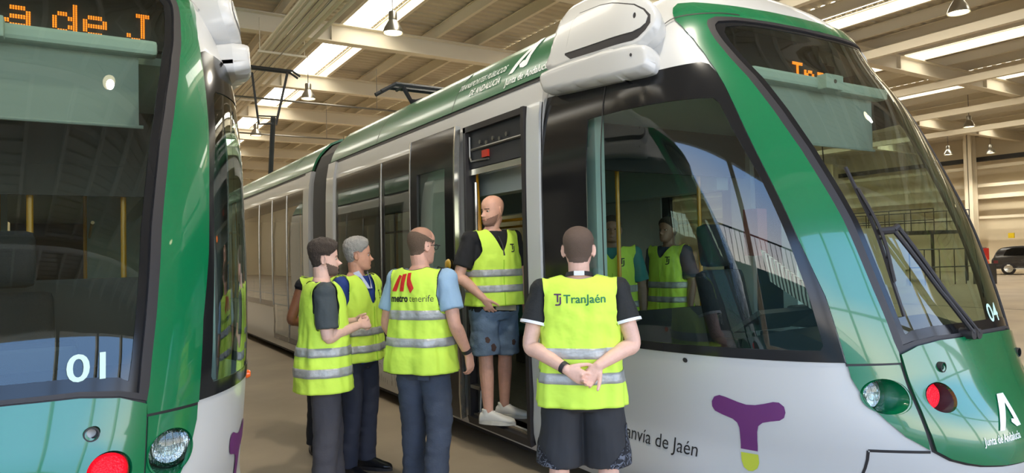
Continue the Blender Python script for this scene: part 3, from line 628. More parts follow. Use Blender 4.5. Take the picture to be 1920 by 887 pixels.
        MB().tube([(-1.12, 1.93, .35), (-1.12, 1.93, 2.3)], .016, 8).build('door_post', M_SILVER, T)
        mb = MB().box((-1.14, 1.86, .3), (-1.05, 1.93, .8)).box((-1.2, 1.78, .5), (-1.1, 1.95, .53)).tube([(-1.16, 1.85, .3), (-1.12, 1.88, .75)], .012, 6)
        mb.build('door_lower_arm', M_STEEL, T)
        sk('door_sill', M_RUBBER, [rect(1.0, 2.0, .205, .262, -1)], MOD, h=.2, off=.05, thick=.08)
        MB().box((-1.17, 1.0, .262), (-1.0, 2.0, .275)).build('sill_plate', M_TFLOOR, T)
        MB().tube([(-1.05, 1.9, .3), (-1.06, 1.92, 1.2), (-1.08, 2.01, 2.5)], .026, 10).build('yellow_grab_pole', M_YELLOW, T, smooth=True)
    for s in ((1,) if open_door else (-1, 1)):
        df = sk('closed_door', M_BLACK, [rect(1.03, 1.97, .27, 2.765, s), rect(1.15, 1.85, .7, 2.4, s)], MOD, h=.2, off=.004, thick=.04)
        sk('door_glass', G_DARK, [rect(1.15, 1.85, .7, 2.4, s)], MOD, h=.2, off=.0, parent=df)
    sk('closed_door', M_BLACK, [rect(2.06, 3.0, .72, 2.75, 1), rect(2.2, 2.9, .8, 2.4, 1)], MOD, h=.2, off=.004, thick=.01)
    # ---- cab interior
    db = MB().prism([(-1.3, .5), (-1.38, 1.0), (-1.25, 1.12), (-.95, 1.2), (-.62, 1.12), (-.58, .95), (-.62, .5)], -.72, .72, 'x')
    dash = db.build('dashboard', M_DARK, T)
    MB().box((-.36, -.92, 1.17), (.36, -.66, 1.3), .02).build('instrument_binnacle', M_DARK, dash)
    MB().prism([(-.72, .95), (-.45, 1.0), (-.3, .98), (-.3, .9), (-.72, .85)], -.75, -.55, 'x').build('side_console', M_DARK, dash)
    MB().prism([(-.75, 1.18), (-.95, 1.30), (-.93, 1.32), (-.73, 1.2)], -.95, -.45, 'x').build('console_panel', M_DARK, dash)
    MB().prism([(-.72, -.9), (.72, -.9), (1.0, -.2), (1.0, .85), (-1.0, .85), (-1.0, -.2)], .2, .275, 'z').build('cab_floor', M_DARK, T)
    MB().prism([(-.8, -.55), (.8, -.55), (.99, -.2), (1.0, .8), (-1.0, .8), (-.99, -.2)], 2.67, 2.71, 'z').build('cab_ceiling', M_GREYTRIM, T)
    MB().box((-1.1, .26, .9), (-1.02, .40, 2.68)).box((1.02, .26, .9), (1.1, .40, 2.68)).build('inner_pillar', M_GREYTRIM, T)
    pt = MB().box((-1.02, .76, .27), (1.02, .8, 1.18)).box((-1.02, .76, 2.3), (1.02, .8, 2.68)).build('cab_partition', M_DARK if not open_door else M_DARK, T)
    if not open_door: MB().box((-1.02, .765, 1.18), (1.02, .795, 1.56)).box((-1.02, .765, 2.1), (1.02, .795, 2.3)).build('partition_panel', M_DARK, pt)
    bl = MB().box((-.70, -.75, 2.67), (.70, -.65, 2.745), .02).build('blind_cassette', M_GREYTRIM, T)
    MB().box((-.09, -.81, 2.66), (.09, -.74, 2.755), .008).build('motor_box', M_GREYTRIM, bl); MB().lathe([(.001, -.004), (.012, -.004), (.014, 0)], (.0, -.81, 2.71), 'y', 12).build('box_screw', M_DARK, bl)
    MB().box((-.62, -.672, 2.33), (.62, -.669, 2.69)).tube([(-.64, -.67, 2.325), (.64, -.67, 2.325)], .009, 8).build('sun_blind', M_BLIND, bl)
    MB().box((-.88, -.20, 2.72), (.88, -.16, 3.08)).box((-.74, -.2, 3.08), (.74, -.16, 3.2)).box((-.8, -.45, 2.72), (-.77, -.2, 2.92)).box((.77, -.45, 2.72), (.8, -.2, 2.92)).build('display_case', M_DARK, T)
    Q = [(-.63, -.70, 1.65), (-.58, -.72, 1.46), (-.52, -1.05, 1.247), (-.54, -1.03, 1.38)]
    MB().add(Q+[(x+.03, y+.01, z) for x, y, z in Q], [(0, 1, 2, 3), (7, 6, 5, 4), (0, 4, 5, 1), (1, 5, 6, 2), (2, 6, 7, 3), (3, 7, 4, 0)]).build('reflection_panel', striped(), dash)  # panel added to carry the painted striped reflection above the dashboard
    # driver's seat
    se = empty('driver_seat', (.04, -.18, 0), parent=T); se.rotation_euler.z = R(8)
    MB().box((-.24, -.28, .72), (.24, .22, .84), .045).build('seat_cushion', M_SEATC, se, smooth=True, angle=60)
    sb = MB().box((-.25, -.06, 0), (.25, .06, .70), .05).build('seat_back', M_SEATC, se, smooth=True, angle=60); sb.location = (0, .22, .82); sb.rotation_euler.x = R(-12)
    hr = MB().box((-.17, -.055, 0), (.17, .055, .32), .05).build('headrest', M_SEATC, se, smooth=True, angle=60); hr.location = (0, .37, 1.53); hr.rotation_euler.x = R(-6)
    MB().box((-.32, -.2, .98), (-.26, .2, 1.04), .015).box((.26, -.2, .98), (.32, .2, 1.04), .015).build('armrest', M_SEATC, se)
    MB().lathe([(.2, .275), (.16, .3), (.07, .34), (.07, .6), (.18, .72)], n=16).build('pedestal', M_DARK, se)
    for (x, y) in ((-.93, .9), (-.30, .98), (.62, .95)): MB().tube([(x, y, .28), (x, y, 2.66)], .018, 10).build('grab_pole', M_YELLOW, T, smooth=True)
    if not open_door: MB().tube([(.09, .9, .28), (.09, .9, 2.66)], .02, 10).build('grab_pole', M_YELLOW, T, smooth=True)
    MB().box((-.98, .86, 1.1), (-.86, .95, 1.26), .01).build('ticket_validator', M_YELLOW, T)
    MB().box((.78, .45, 1.6), (.9, .6, 2.0)).build('fire_extinguisher_box', mat('box_red', (120, 40, 40), .4), T)
    # passenger seats and poles
    for (y, s) in ((2.5, 1), (3.3, 1), (3.3, -1), (4.1, 1), (4.1, -1), (4.9, 1), (4.9, -1), (5.6, -1), (8.2, 1), (10.0, 1), (11, -1), (11, 1), (12, -1)):
        p = empty('passenger_seat', (s*.72, y, .28), parent=T)
        MB().box((-.24, -.24, .36), (.24, .22, .44), .03).build('seat', M_SEATG, p); MB().box((-.24, .18, .42), (.24, .25, 1.0), .03).build('backrest', M_SEATG, p)
        MB().box((-.05, -.1, 0), (.05, .1, .36)).build('leg', M_STEEL, p)
    for (x, y) in ( (.4, 4.6), (-.45, 5.4), (.4, 8.8), (-.4, 10.5)): MB().tube([(x, y, .28), (x, y, 2.66)], .018, 8).build('grab_pole', M_YELLOW, T, smooth=True)
    for x in (-.45, .45): MB().tube([(x, 2.2, 2.0), (x, 5.9, 2.0)], .015, 8).build('hand_rail', M_YELLOW, T, smooth=True)
    MB().box((-.95, .9, 2.2), (-.8, 5.8, 2.66)).box((.8, .9, 2.2), (.95, 5.8, 2.66)).build('cabin_coving', M_GREYTRIM, T)
    # ---- wipers
    for wn, pts in (('wiper_arm', [[(-.155, 1.18), (-.298, 1.401), (-.456, 1.715)], [(-.106, 1.178), (-.251, 1.371), (-.426, 1.737)]]),):
        wp = MB()
        for q in pts:
            q = resample(q, .06, False); P = [S(u, z, CAB)+SN(u, z, CAB)*.055 for u, z in q]; wp.tube([tuple(p) for p in P], .012, 8)
        for u, z in ((-.155, 1.18), (-.106, 1.178)):
            p = S(u, z, CAB)+SN(u, z, CAB)*.03; wp.lathe([(.001, -.03), (.028, -.03), (.03, .04)], tuple(p), 'y', 12)
        hub = wp.build('wiper_arm', M_RUBBER, T, smooth=True)
    wp = MB(); q = resample(crom([(-.537, 2.081), (-.535, 1.905), (-.525, 1.716), (-.526, 1.464), (-.524, 1.29)], 4), .06, False)
    P = [tuple(S(u, z, CAB)+SN(u, z, CAB)*.016) for u, z in q]; wp.tube(P, .011, 6)
    q2 = q[len(q)//6:-len(q)//6]; P2 = [tuple(S(u, z, CAB)+SN(u, z, CAB)*(.03+.02*math.sin(math.pi*i/(len(q2)-1)))) for i, (u, z) in enumerate(q2)]; wp.tube(P2, .009, 6)
    for i in range(0, len(q2), 3): u, z = q2[i]; wp.tube([P2[i], tuple(S(u, z, CAB)+SN(u, z, CAB)*.016)], .007, 5)
    c0 = tuple(S(-.46, 1.72, CAB)+SN(-.46, 1.72, CAB)*.055); c1 = tuple(S(-.525, 1.72, CAB)+SN(-.525, 1.72, CAB)*.04); wp.tube([c0, c1], .02, 8); wp.tube([tuple(S(-.425, 1.738, CAB)+SN(-.425, 1.738, CAB)*.055), c0], .018, 8)
    wp.build('wiper_blade', M_RUBBER, T)
    for s in (-1, 1):
        p = S(s*(1.885-.36), 1.03, CAB); MB().lathe([(.024, -.02), (.024, .012), (.018, .026), (.001, .03)] if s > 0 else [(.03, .02), (.03, -.03), (.022, -.05), (.001, -.058)], tuple(p), 'x', 16).build('side_marker_lamp', M_ORANGE, T, smooth=True) if s > 0 else None
    # ---- writing
    text_on_skin('fleet_number', M_NUM, T, number, .33 if not open_door else .18, 1.225, .135, CAB, off=.004, bold=.002, sx_=1.15)
    x = led[0]; mb = MB(); px = .0225
    for ch in led[1]:
        for r_, row in enumerate(FONT5[ch].split()):
            for c_, b_ in enumerate(row):
                if b_ == '1':
                    for dy in (0, 1):
                        for dx in (0, 1): mb.box((x+c_*px+dx*px/2, -.27, 3.01-r_*px-dy*px/2), (x+c_*px+dx*px/2+px*.33, -.262, 3.01-r_*px-dy*px/2+px*.33))
        x += px*(6 if ch not in ' ' else 3)
    mb.build('display_dots', M_LED, T); MB().box((-.84, -.26, 2.83), (.84, -.2, 3.04)).build('display_board', M_RUBBER, T)
    for f, s in ((lambda l: l, -1), (mir, 1)):
        LP = [(-1.394,.81),(-1.379,.837),(-1.355,.85),(-1.331,.844),(-1.286,.825),(-1.253,.815),(-1.218,.818),(-1.181,.83),(-1.144,.845),(-1.122,.845),(-1.107,.825),(-1.108,.795),(-1.119,.766),(-1.138,.749),(-1.176,.738),(-1.206,.726),(-1.225,.705),(-1.233,.672),(-1.236,.622),(-1.234,.564),(-1.301,.566),(-1.302,.632),(-1.301,.682),(-1.306,.709),(-1.322,.727),(-1.362,.743),(-1.39,.758),(-1.398,.781)]
        LY = [(-1.299,.547),(-1.231,.546),(-1.221,.499),(-1.223,.469),(-1.238,.45),(-1.255,.448),(-1.276,.465),(-1.291,.5)]
        e = sk('operator_emblem', M_PURPLE, [f(LP)], CAB, h=.03, off=.004); sk('emblem_foot', M_LIME, [f(LY)], CAB, h=.03, off=.004, parent=e)
    text_on_skin('operator_name', M_TXTBLACK, T, 'Tranvía de Jaén', -1.474, .472, .118, CAB, off=.004, sx_=.62, align='RIGHT', slope=-.03)
    AJ = [(-.224,.718),(-.035,.876),(.012,.876),(-.055,.727),(-.098,.725),(-.127,.751),(-.115,.764),(-.084,.761),(-.062,.823),(-.193,.717)]
    sk('regional_emblem', M_TXTWHITE, [[(-.225, .72), (-.12, .876), (-.06, .876), (-.045, .728), (-.085, .725), (-.115, .748), (-.105, .762), (-.082, .758), (-.09, .835), (-.19, .718)]], CAB, h=.03, off=.027)
    text_on_skin('regional_name', M_TXTWHITE, T, 'Junta de Andalucía', -.335, .664, .050, CAB, off=.025, sx_=.68, bold=.0006, slope=.04)
    # cove writing (near side)
    sk('cove_emblem', M_TXTWHITE, [[(-3.27, 3.13), (-3.20, 3.13), (-3.085, 3.31), (-3.075, 3.21), (-3.11, 3.215), (-3.145, 3.19), (-3.11, 3.155), (-3.05, 3.14), (-3.0, 3.15), (-3.05, 3.41), (-3.12, 3.41)]], MOD, h=.05, off=.016)
    text_on_skin('cove_name', M_TXTWHITE, T, 'Junta de Andalucía', -3.27, 3.035, .085, MOD, off=.018, sx_=1.0, bold=.001, slope=.0)
    text_on_skin('cove_slogan', M_TXTWHITE, T, 'TRANSPORTES PÚBLICOS', -4.22, 3.185, .082, MOD, off=.018, sx_=.92, bold=.001, shear=.15)
    text_on_skin('cove_slogan', M_TXTWHITE, T, 'DE ANDALUCÍA', -3.93, 3.085, .082, MOD, off=.018, sx_=.92, bold=.001, shear=.15)
    # line drawing of the town on the lower side
    rnd = random.Random(3); loops = []; y = 3.4
    while y < 5.6:
        hh = .12+.22*rnd.random(); ww = .05+.09*rnd.random(); z0 = .2+.05*rnd.random()
        loops += [ribbon([(-YU(y), z0), (-YU(y), z0+hh)], .006), ribbon([(-YU(y+.008), z0+hh), (-YU(y+ww-.008), z0+hh*1.05)], .006), ribbon([(-YU(y+ww), z0), (-YU(y+ww), z0+hh*1.02)], .006)]; y += ww+.02+.05*rnd.random()
    sk('town_line_drawing', M_TXTBLACK, loops, MOD, h=.3, off=.003)
    return T
TR = build_tram(4.077, 3.459, 'white and green tram on the right, its front door open', '04', (.33, 'Tra'), True)
TL = build_tram(-.384, 4.543, 'white and green tram cut off by the left edge of the picture', '01', (.05, 'a de J'), False)
# pantographs: raised one on the rear part of the right tram
def pantograph(T, y, z0, z1):
    p = empty('pantograph', (0, y, z0), parent=T); h = z1-z0
    MB().box((-.5, -.6, 0), (-.42, .6, .06)).box((.42, -.6, 0), (.5, .6, .06)).box((-.5, -.1, 0), (.5, .1, .08)).build('base_frame', M_DARK, p)
    MB().tube([(0, .3, .05), (-.08, -.5, h*.55)], .06, 8).build('lower_arm', M_DARK, p)
    MB().tube([(-.1, -.5, h*.5), (-.28, .2, h*.53), (-.45, .1, h*.95)], .032, 6).tube([(-.1, -.5, h*.5), (.12, .1, h*.53), (.42, .1, h*.97)], .032, 6).tube([(-.28, .2, h*.6), (.2, .1, h*.6)], .018, 6).build('upper_arm', M_DARK, p)
    MB().tube([(-.75, .1, h-.12), (-.55, .1, h), (.55, .1, h), (.75, .1, h-.12)], .03, 6).tube([(-.75, .32, h-.12), (-.55, .32, h), (.55, .32, h), (.75, .32, h-.12)], .03, 6).tube([(-.45, .1, h-.03), (-.45, .32, h-.03)], .02, 5).tube([(.45, .1, h-.03), (.45, .32, h-.03)], .02, 5).build('contact_bow', M_DARK, p)
pantograph(TR, 14.6, 3.5, 6.55)
pantograph(TR, 5.0, 3.52, 3.95)
# ================================================================ PEOPLE
def V3(*a): return Vector(a)
def fmat(name, rgb, **k): return mat(name, rgb, **k)
M_VEST = mat('hi_vis_cloth', (210, 242, 82), .75, bump=.7, bscale=7, emit=0)
M_REFL = mat('reflective_tape', (172, 172, 168), .42, metal=.2, bump=.9, bscale=12, var=.18, vscale=9)
M_EYEW = mat('eye_white', (196, 184, 172), .3); M_IRIS = mat('eye_iris', (40, 28, 20), .15)
def remesh(mb, voxel, smooth_it=3, name='m', fac=.5, disp=None):
    me = bpy.data.meshes.new(name); me.from_pydata([tuple(v) for v in mb.v], [], mb.f)
    o = bpy.data.objects.new(name, me); COL.objects.link(o)
    r = o.modifiers.new('r', 'REMESH'); r.mode = 'VOXEL'; r.voxel_size = voxel; r.use_smooth_shade = True
    if smooth_it: s = o.modifiers.new('s', 'SMOOTH'); s.factor = fac; s.iterations = smooth_it
    dg = bpy.context.evaluated_depsgraph_get(); dg.update(); res = bpy.data.meshes.new_from_object(o.evaluated_get(dg)); bpy.data.objects.remove(o); bpy.data.meshes.remove(me)
    res.name = name
    if disp: displace(res, disp)
    return res
def vcos(me):
    a = np.empty(len(me.vertices)*3, np.float32); me.vertices.foreach_get('co', a); return a.reshape(-1, 3)
def vnor(me):
    a = np.empty(len(me.vertices)*3, np.float32); me.vertices.foreach_get('normal', a); return a.reshape(-1, 3)
def setcos(me, c): me.vertices.foreach_set('co', np.ascontiguousarray(c, np.float32).ravel()); me.update()
def displace(me, d):
    """cloth folds: (amplitude, (sx,sy,sz) noise scale)"""
    c = vcos(me); n = vnor(me); a, s = d
    k = np.array([noise.noise(Vector((p[0]*s[0], p[1]*s[1], p[2]*s[2])))+.5*noise.noise(Vector((p[0]*s[0]*2.3+5, p[1]*s[1]*2.3, p[2]*s[2]*2.3))) for p in c])
    setcos(me, c+n*(a*k)[:, None])
def loft(mb, rings, n=20, caps=True, expo=2.0):
    """rings of (centre, axis a, axis b)"""
    vs = []
    for c, a, b in rings:
        c, a, b = Vector(c), Vector(a), Vector(b)
        for k in range(n):
            t = 2*math.pi*k/n; ct, st = math.cos(t), math.sin(t); e = 2/expo
            vs.append(c+a*(abs(ct)**e*(1 if ct >= 0 else -1))+b*(abs(st)**e*(1 if st >= 0 else -1)))
    fs = [(i*n+k, i*n+(k+1) % n, (i+1)*n+(k+1) % n, (i+1)*n+k) for i in range(len(rings)-1) for k in range(n)]
    if caps: fs += [tuple(range(n))[::-1], tuple((len(rings)-1)*n+k for k in range(n))]
    mb.add(vs, fs)
def ball(mb, c, r, n=14, sc=(1, 1, 1), M=None):
    c = Vector(c); prof = [(math.sin(math.pi*i/8)*1.0, -math.cos(math.pi*i/8)) for i in range(9)]; vs = []
    for rr, h in prof:
        for k in range(n):
            p = Vector((max(rr, 1e-4)*math.cos(2*math.pi*k/n)*r*sc[0], max(rr, 1e-4)*math.sin(2*math.pi*k/n)*r*sc[1], h*r*sc[2])); vs.append(c+(M @ p if M else p))
    mb.add(vs, [(i*n+k, i*n+(k+1) % n, (i+1)*n+(k+1) % n, (i+1)*n+k) for i in range(8) for k in range(n)]+[tuple(range(n))[::-1], tuple(8*n+k for k in range(n))])
def limb(mb, pts, rs, n=16, k=5):
    """smoothly tapering tube with rounded ends"""
    q = crom([tuple(p)+(r,) for p, r in zip(pts, rs)], k); P = [Vector(x[:3]) for x in q]; rr = [float(x[3]) for x in q]
    mb.tube(P, rr, n); ball(mb, P[0], rr[0]*.98); ball(mb, P[-1], rr[-1]*.98)
HEAD = [(-.118,.020,.074,.03),(-.110,.036,.088,.0),(-.095,.048,.094,-.03),(-.075,.056,.094,-.052),(-.05,.063,.092,-.068),(-.02,.069,.090,-.082),(.01,.073,.090,-.093),(.04,.0755,.092,-.098),(.065,.073,.087,-.094),(.088,.063,.072,-.08),(.104,.048,.053,-.062),(.115,.030,.033,-.040),(.120,.012,.013,-.018)]
FEAT = [(0,-.034,.026,.010,.014),(0,-.040,.006,.018,.008),(0,-.012,.010,.0075,.018),(.031,-.003,-.0085,.013,.010),(.026,.020,.0045,.018,.007),(0,-.064,.0065,.020,.0055),(0,-.074,.006,.016,.005),(0,-.083,-.004,.02,.006),(0,-.102,.006,.016,.012),(.040,-.035,.004,.018,.018)]
def head_mesh(mb, M, fat=1.0, nose=1.0, n=56):
    q = crom([A(h) for h in HEAD], 4); vs = []
    for z, hw, yf, yb in q:
        for k in range(n):
            t = 2*math.pi*k/n; sx_, cy = math.sin(t), math.cos(t)
            x = hw*fat*abs(sx_)**.92*(1 if sx_ >= 0 else -1); yc = (yf+yb)/2; y = yc+(yf-yc)*cy if True else 0
            if cy > 0 and z < .06:
                d = 0
                for fx, fz, am, s1, s2 in FEAT:
                    for sg in ((1, -1) if fx else (1,)): d += am*(nose if fx == 0 and -.05 < fz < 0 else 1)*math.exp(-((x-sg*fx)/s1)**2-((z-fz)/s2)**2)
                y += d*min(1, cy*2.2)
            vs.append(M @ Vector((x, y, z)))
    m_ = len(q); mb.add(vs, [(i*n+k, i*n+(k+1) % n, (i+1)*n+(k+1) % n, (i+1)*n+k) for i in range(m_-1) for k in range(n)]+[tuple(range(n))[::-1], tuple((m_-1)*n+k for k in range(n))])
    for s in (-1, 1):
        er = M @ Matrix.Translation((s*.074*fat, -.008, -.012)) @ Matrix.Rotation(s*R(-22), 4, 'Z') @ Matrix.Rotation(R(-8), 4, 'X')
        ring = []
        for i in range(15):
            a = 2*math.pi*i/14; ring.append(er @ Vector((s*(.006+.004*math.cos(a)), .015*math.cos(a)-.004, (.029+.004*math.sin(a))*math.sin(a))))
        mb.tube(ring, .0052, 8); ball(mb, er @ Vector((s*.002, -.003, -.002)), .018, sc=(.32, .75, 1.4), M=er.to_3x3()); ball(mb, er @ Vector((s*.003, .004, -.026)), .008, sc=(.6, .9, 1.1), M=er.to_3x3())
def hand(mb, wrist, d, pn, side, curl=(25, 25, 20), spread=1., scale=1., thumb=(40, 20), fist=None):
    """d: towards the knuckles, pn: out of the palm, side: +1 when the thumb lies on d x pn"""
    d = Vector(d).normalized(); pn = Vector(pn); pn = (pn-d*pn.dot(d)).normalized(); w_ = d.cross(pn)*side; W = Vector(wrist); s = scale
    rg = [(W, .027, .021), (W+d*.02*s, .031, .02), (W+d*.05*s, .039, .0165), (W+d*.082*s, .041, .014), (W+d*.094*s, .037, .011)]
    loft(mb, [(c, w_*a*s, pn*b*s) for c, a, b in rg], 16, expo=2.4)
    for i, (off, ln, r) in enumerate(((.030, .070, .0086), (.010, .078, .0088), (-.011, .073, .0084), (-.030, .058, .0075))):
        p = W+d*(.083 if i in (1, 2) else .078)*s+w_*off*s; dirv = (d+w_*(off*1.6*spread)).normalized(); pts = [p-d*.02*s, p]; a = 0
        nn = (pn-dirv*pn.dot(dirv)).normalized()
        for k, f in enumerate((.45, .31, .24)):
            a += R(curl[k]+i*3*(curl[k] > 10)); p = p+(dirv*math.cos(a)+nn*math.sin(a))*ln*f*s; pts.append(p)
        limb(mb, pts, [r*.95*s, r*s, r*.94*s, r*.86*s, r*.72*s], 10, 3)
    t0 = W+d*.018*s+w_*.024*s; a0 = R(thumb[0]); td = (d*math.cos(a0)+w_*math.sin(a0)+pn*.35).normalized(); t1 = t0+td*.042*s; td2 = (td+d*math.sin(R(thumb[1]))*.9+pn*.15).normalized(); t2 = t1+td2*.033*s; t3 = t2+(td2+d*.25).normalized()*.024*s
    limb(mb, [W+d*.01*s+w_*.012*s, t0, t1, t2, t3], [.014*s, .015*s, .0115*s, .0098*s, .0078*s], 10, 3)
def T_RINGS(g, dx=0): # torso rings z, rx, ry, yc
    return [(.80,.125*g,.09*g,0),(.86,.160*g,.108*g,-.005),(.93,.170*g,.116*g,-.008),(1.0,.163*g,.113*g,0),(1.08,.150*g,.108*g,.006),(1.18,.152*g,.110*g,.008),(1.28,.166*g,.114*g,.004),(1.36,.180,.112,.0),(1.42,.176,.098,-.004),(1.46,.14,.08,-.008),(1.495,.09,.066,-.01),(1.52,.062,.06,-.008)]
def tw(z, a): return a*max(0, min(1, (z-.95)/.35))
class P:  # one posed person
    def __init__(s, name_label, loc, heading, scale=1., g=1., gb=None, head=(0, 0), neck=.0, skin=(196, 150, 125), twist=0, legs=None, arms=None, feet=(8, -8), fat=1.0, nose=1.0, lean=0, floor=0, cat='person', group=None):
        s.s = scale; s.g = g; s.gb = gb or g; s.lean = lean; s.root = empty('person', (loc[0], loc[1], loc[2] if len(loc) > 2 else 0), -R(heading)); s.root.scale = (scale,)*3
        tag(s.root, name_label, cat, group)
        s.skin = mat('skin_%d_%d_%d' % skin, skin, .5, var=.06, vscale=30, bump=.08, bscale=90)
        s.arms = arms; s.legs = legs or dict(L=[(-.09, 0, .9), (-.105, .015, .5), (-.115, -.02, .08)], R=[(.09, 0, .9), (.105, .015, .5), (.115, -.02, .08)]); s.feet = feet
        s.tl = twist
        s.HM = Matrix.Translation((0, .012+lean*1.6, 1.655)) @ Matrix.Rotation(-R(head[0]), 4, 'Z') @ Matrix.Rotation(R(head[1]), 4, 'X')
        mb = MB(); loft(mb, [((0, yc+s.ly(z), z), (rx*.93, 0, 0), (0, ry*.93, 0)) for z, rx, ry, yc in T_RINGS(g)], 28, expo=2.3)
        hb = s.HM @ Vector((0, -.02, -.06)); limb(mb, [(0, -.008+s.ly(1.46), 1.46), (0, -.004+s.ly(1.52), 1.52), tuple(hb)], [.066, .058, .058])
        head_mesh(mb, s.HM, fat, nose)
        for k in 'LR':
            sg = -1 if k == 'L' else 1; a = arms[k]; sh, el, wr = [Vector(p) for p in a['p']]
            el2 = el.lerp(wr, .28)
            limb(mb, [sh, sh.lerp(el, .5), el, el2, wr], [.056, .050, .041, .043, .027]); limb(mb, [(sg*.11, sh.y, sh.z-.01), sh], [.07, .058])
            hand(mb, wr, a['d'], a['n'], a.get('side', 1), a.get('curl', (22, 26, 18)), a.get('spread', 1), a.get('hs', 1), a.get('thumb', (38, 20)))
            h, kn, an = [Vector(p) for p in s.legs[k]]
            limb(mb, [h, h.lerp(kn, .5), kn, kn.lerp(an, .3), an], [.086*g, .074, .056, .056, .036])
            fa = R(feet[0 if k == 'L' else 1]); fd = Vector((-math.sin(fa), math.cos(fa), 0)); limb(mb, [an, an+fd*.05-V3(0, 0, .03), an+fd*.14-V3(0, 0, .045)], [.038, .036, .026])
        s.body = link('body', remesh(mb, .0046, 2, 'body'), s.skin, s.root); s.bvh = BVHTree.FromPolygons([v[:] for v in vcos(s.body.data)], [tuple(p.vertices) for p in s.body.data.polygons])
        s.outer = [s.body]
        for sg in (-1, 1):
            e = MB(); c = s.HM @ Vector((sg*.031, .0785, -.003)); ball(e, c-(s.HM.to_3x3() @ Vector((0, .0065, 0))), .0125, 16, sc=(1, 1, .62)); eo = e.build('eye', M_EYEW, s.root, smooth=True, angle=180)
            i_ = MB(); ball(i_, s.HM @ Vector((sg*.031, .0782, -.003)), .0085, 12, sc=(1, 1, .7)); i_.build('iris', M_IRIS, eo, smooth=True, angle=180)
    def ly(s, z): return s.lean*max(0, (z-.95))*1.6
    def shell(s, name, m, fn, smooth=True, parent=None):
        """grow hair, brows or a beard out of the head skin where fn gives a thickness"""
        me = s.body.data; c = vcos(me); n = vnor(me); Mi = np.array(s.HM.inverted()); L = c@Mi[:3, :3].T+Mi[:3, 3]; near = np.where(np.abs(L).max(1) < .16)[0]
        th = np.full(len(c), -1.); 
        for i in near: th[i] = fn(*L[i])
        fs = [tuple(p.vertices) for p in me.polygons if all(th[v] > -.002 for v in p.vertices)]
        used = sorted({v for f in fs for v in f}); mp = {v: i for i, v in enumerate(used)}
        if not used: return None
        vs = [tuple(c[v]+n[v]*th[v]) for v in used]; m2 = bpy.data.meshes.new(name); m2.from_pydata(vs, [], [tuple(mp[v] for v in f) for f in fs]); m2.polygons.foreach_set('use_smooth', [True]*len(fs)); m2.update()
        return link(name, m2, m, parent or s.root)
    def shirt(s, m, sleeve=.72, hem=.84, name='shirt', extra=.014, neck=1.515, cuff=None, wide=1.0):
        mb = MB(); g = s.g; T = [t for t in T_RINGS(g) if hem < t[0] <= neck]
        T = [(hem, T[0][1]*1.02, T[0][2]*1.02, T[0][3])]+T
        loft(mb, [((0, yc+s.ly(z), z), ((rx+extra)*(wide if z < 1.3 else 1), 0, 0), (0, (ry+extra)*(wide if z < 1.3 else 1), 0)) for z, rx, ry, yc in T], 36, expo=2.35); cf = []
        for k in 'LR':
            sg = -1 if k == 'L' else 1; sh, el, wr = [Vector(p) for p in s.arms[k]['p']]; e = sh.lerp(el, sleeve); dd = (el-sh).normalized()
            mb.tube([Vector((sg*.10, sh.y, sh.z+.0)), sh-dd*.0+V3(0, 0, .008), sh.lerp(el, sleeve*.5), e], [.082, .073, .074, .077], 20); ball(mb, sh+V3(0, 0, .006), .071); cf.append((e, dd))
        me = remesh(mb, .008, 3, name, disp=(.006, (14, 14, 9))); o = link(name, me, m, s.root)
        if cuff:
            for e, dd in cf:
                c = MB().tube([e-dd*.012, e+dd*.004], [.081, .082], 24, caps=False).tube([e+dd*.004, e-dd*.012], [.078, .077], 24, caps=False).build('sleeve_trim', cuff, o, smooth=True)
        if name != 'undershirt': s.sb = o; s.cover = BVHTree.FromPolygons([v[:] for v in vcos(me)], [tuple(p.vertices) for p in me.polygons])
        return o
    def pants(s, m, to=.09, waist=1.0, name='trousers', extra=.016, loose=.0, disp=(.007, (9, 9, 12)), rlow=.066):
        mb = MB(); g = s.g; T = [t for t in T_RINGS(g) if t[0] <= waist]
        loft(mb, [((0, yc+s.ly(z), z), (rx+extra*.6, 0, 0), (0, ry+extra*.6, 0)) for z, rx, ry, yc in T], 32, expo=2.3)
        for k in 'LR':
            h, kn, an = [Vector(p) for p in s.legs[k]]; q = crom([tuple(h)+(.094*g+extra*.5,), tuple(h.lerp(kn, .5))+(.082+extra,), tuple(kn)+(.064+extra+loose,), tuple(kn.lerp(an, .4))+(.060+extra*.8+loose,), tuple(an)+(rlow+extra*.4,)], 6)
            q = [x for x in q if x[2] >= to]; mb.tube([Vector(x[:3]) for x in q], [float(x[3]) for x in q], 20); ball(mb, h, .092*g)
        return link(name, remesh(mb, .009, 3, name, disp=disp), m, s.root)
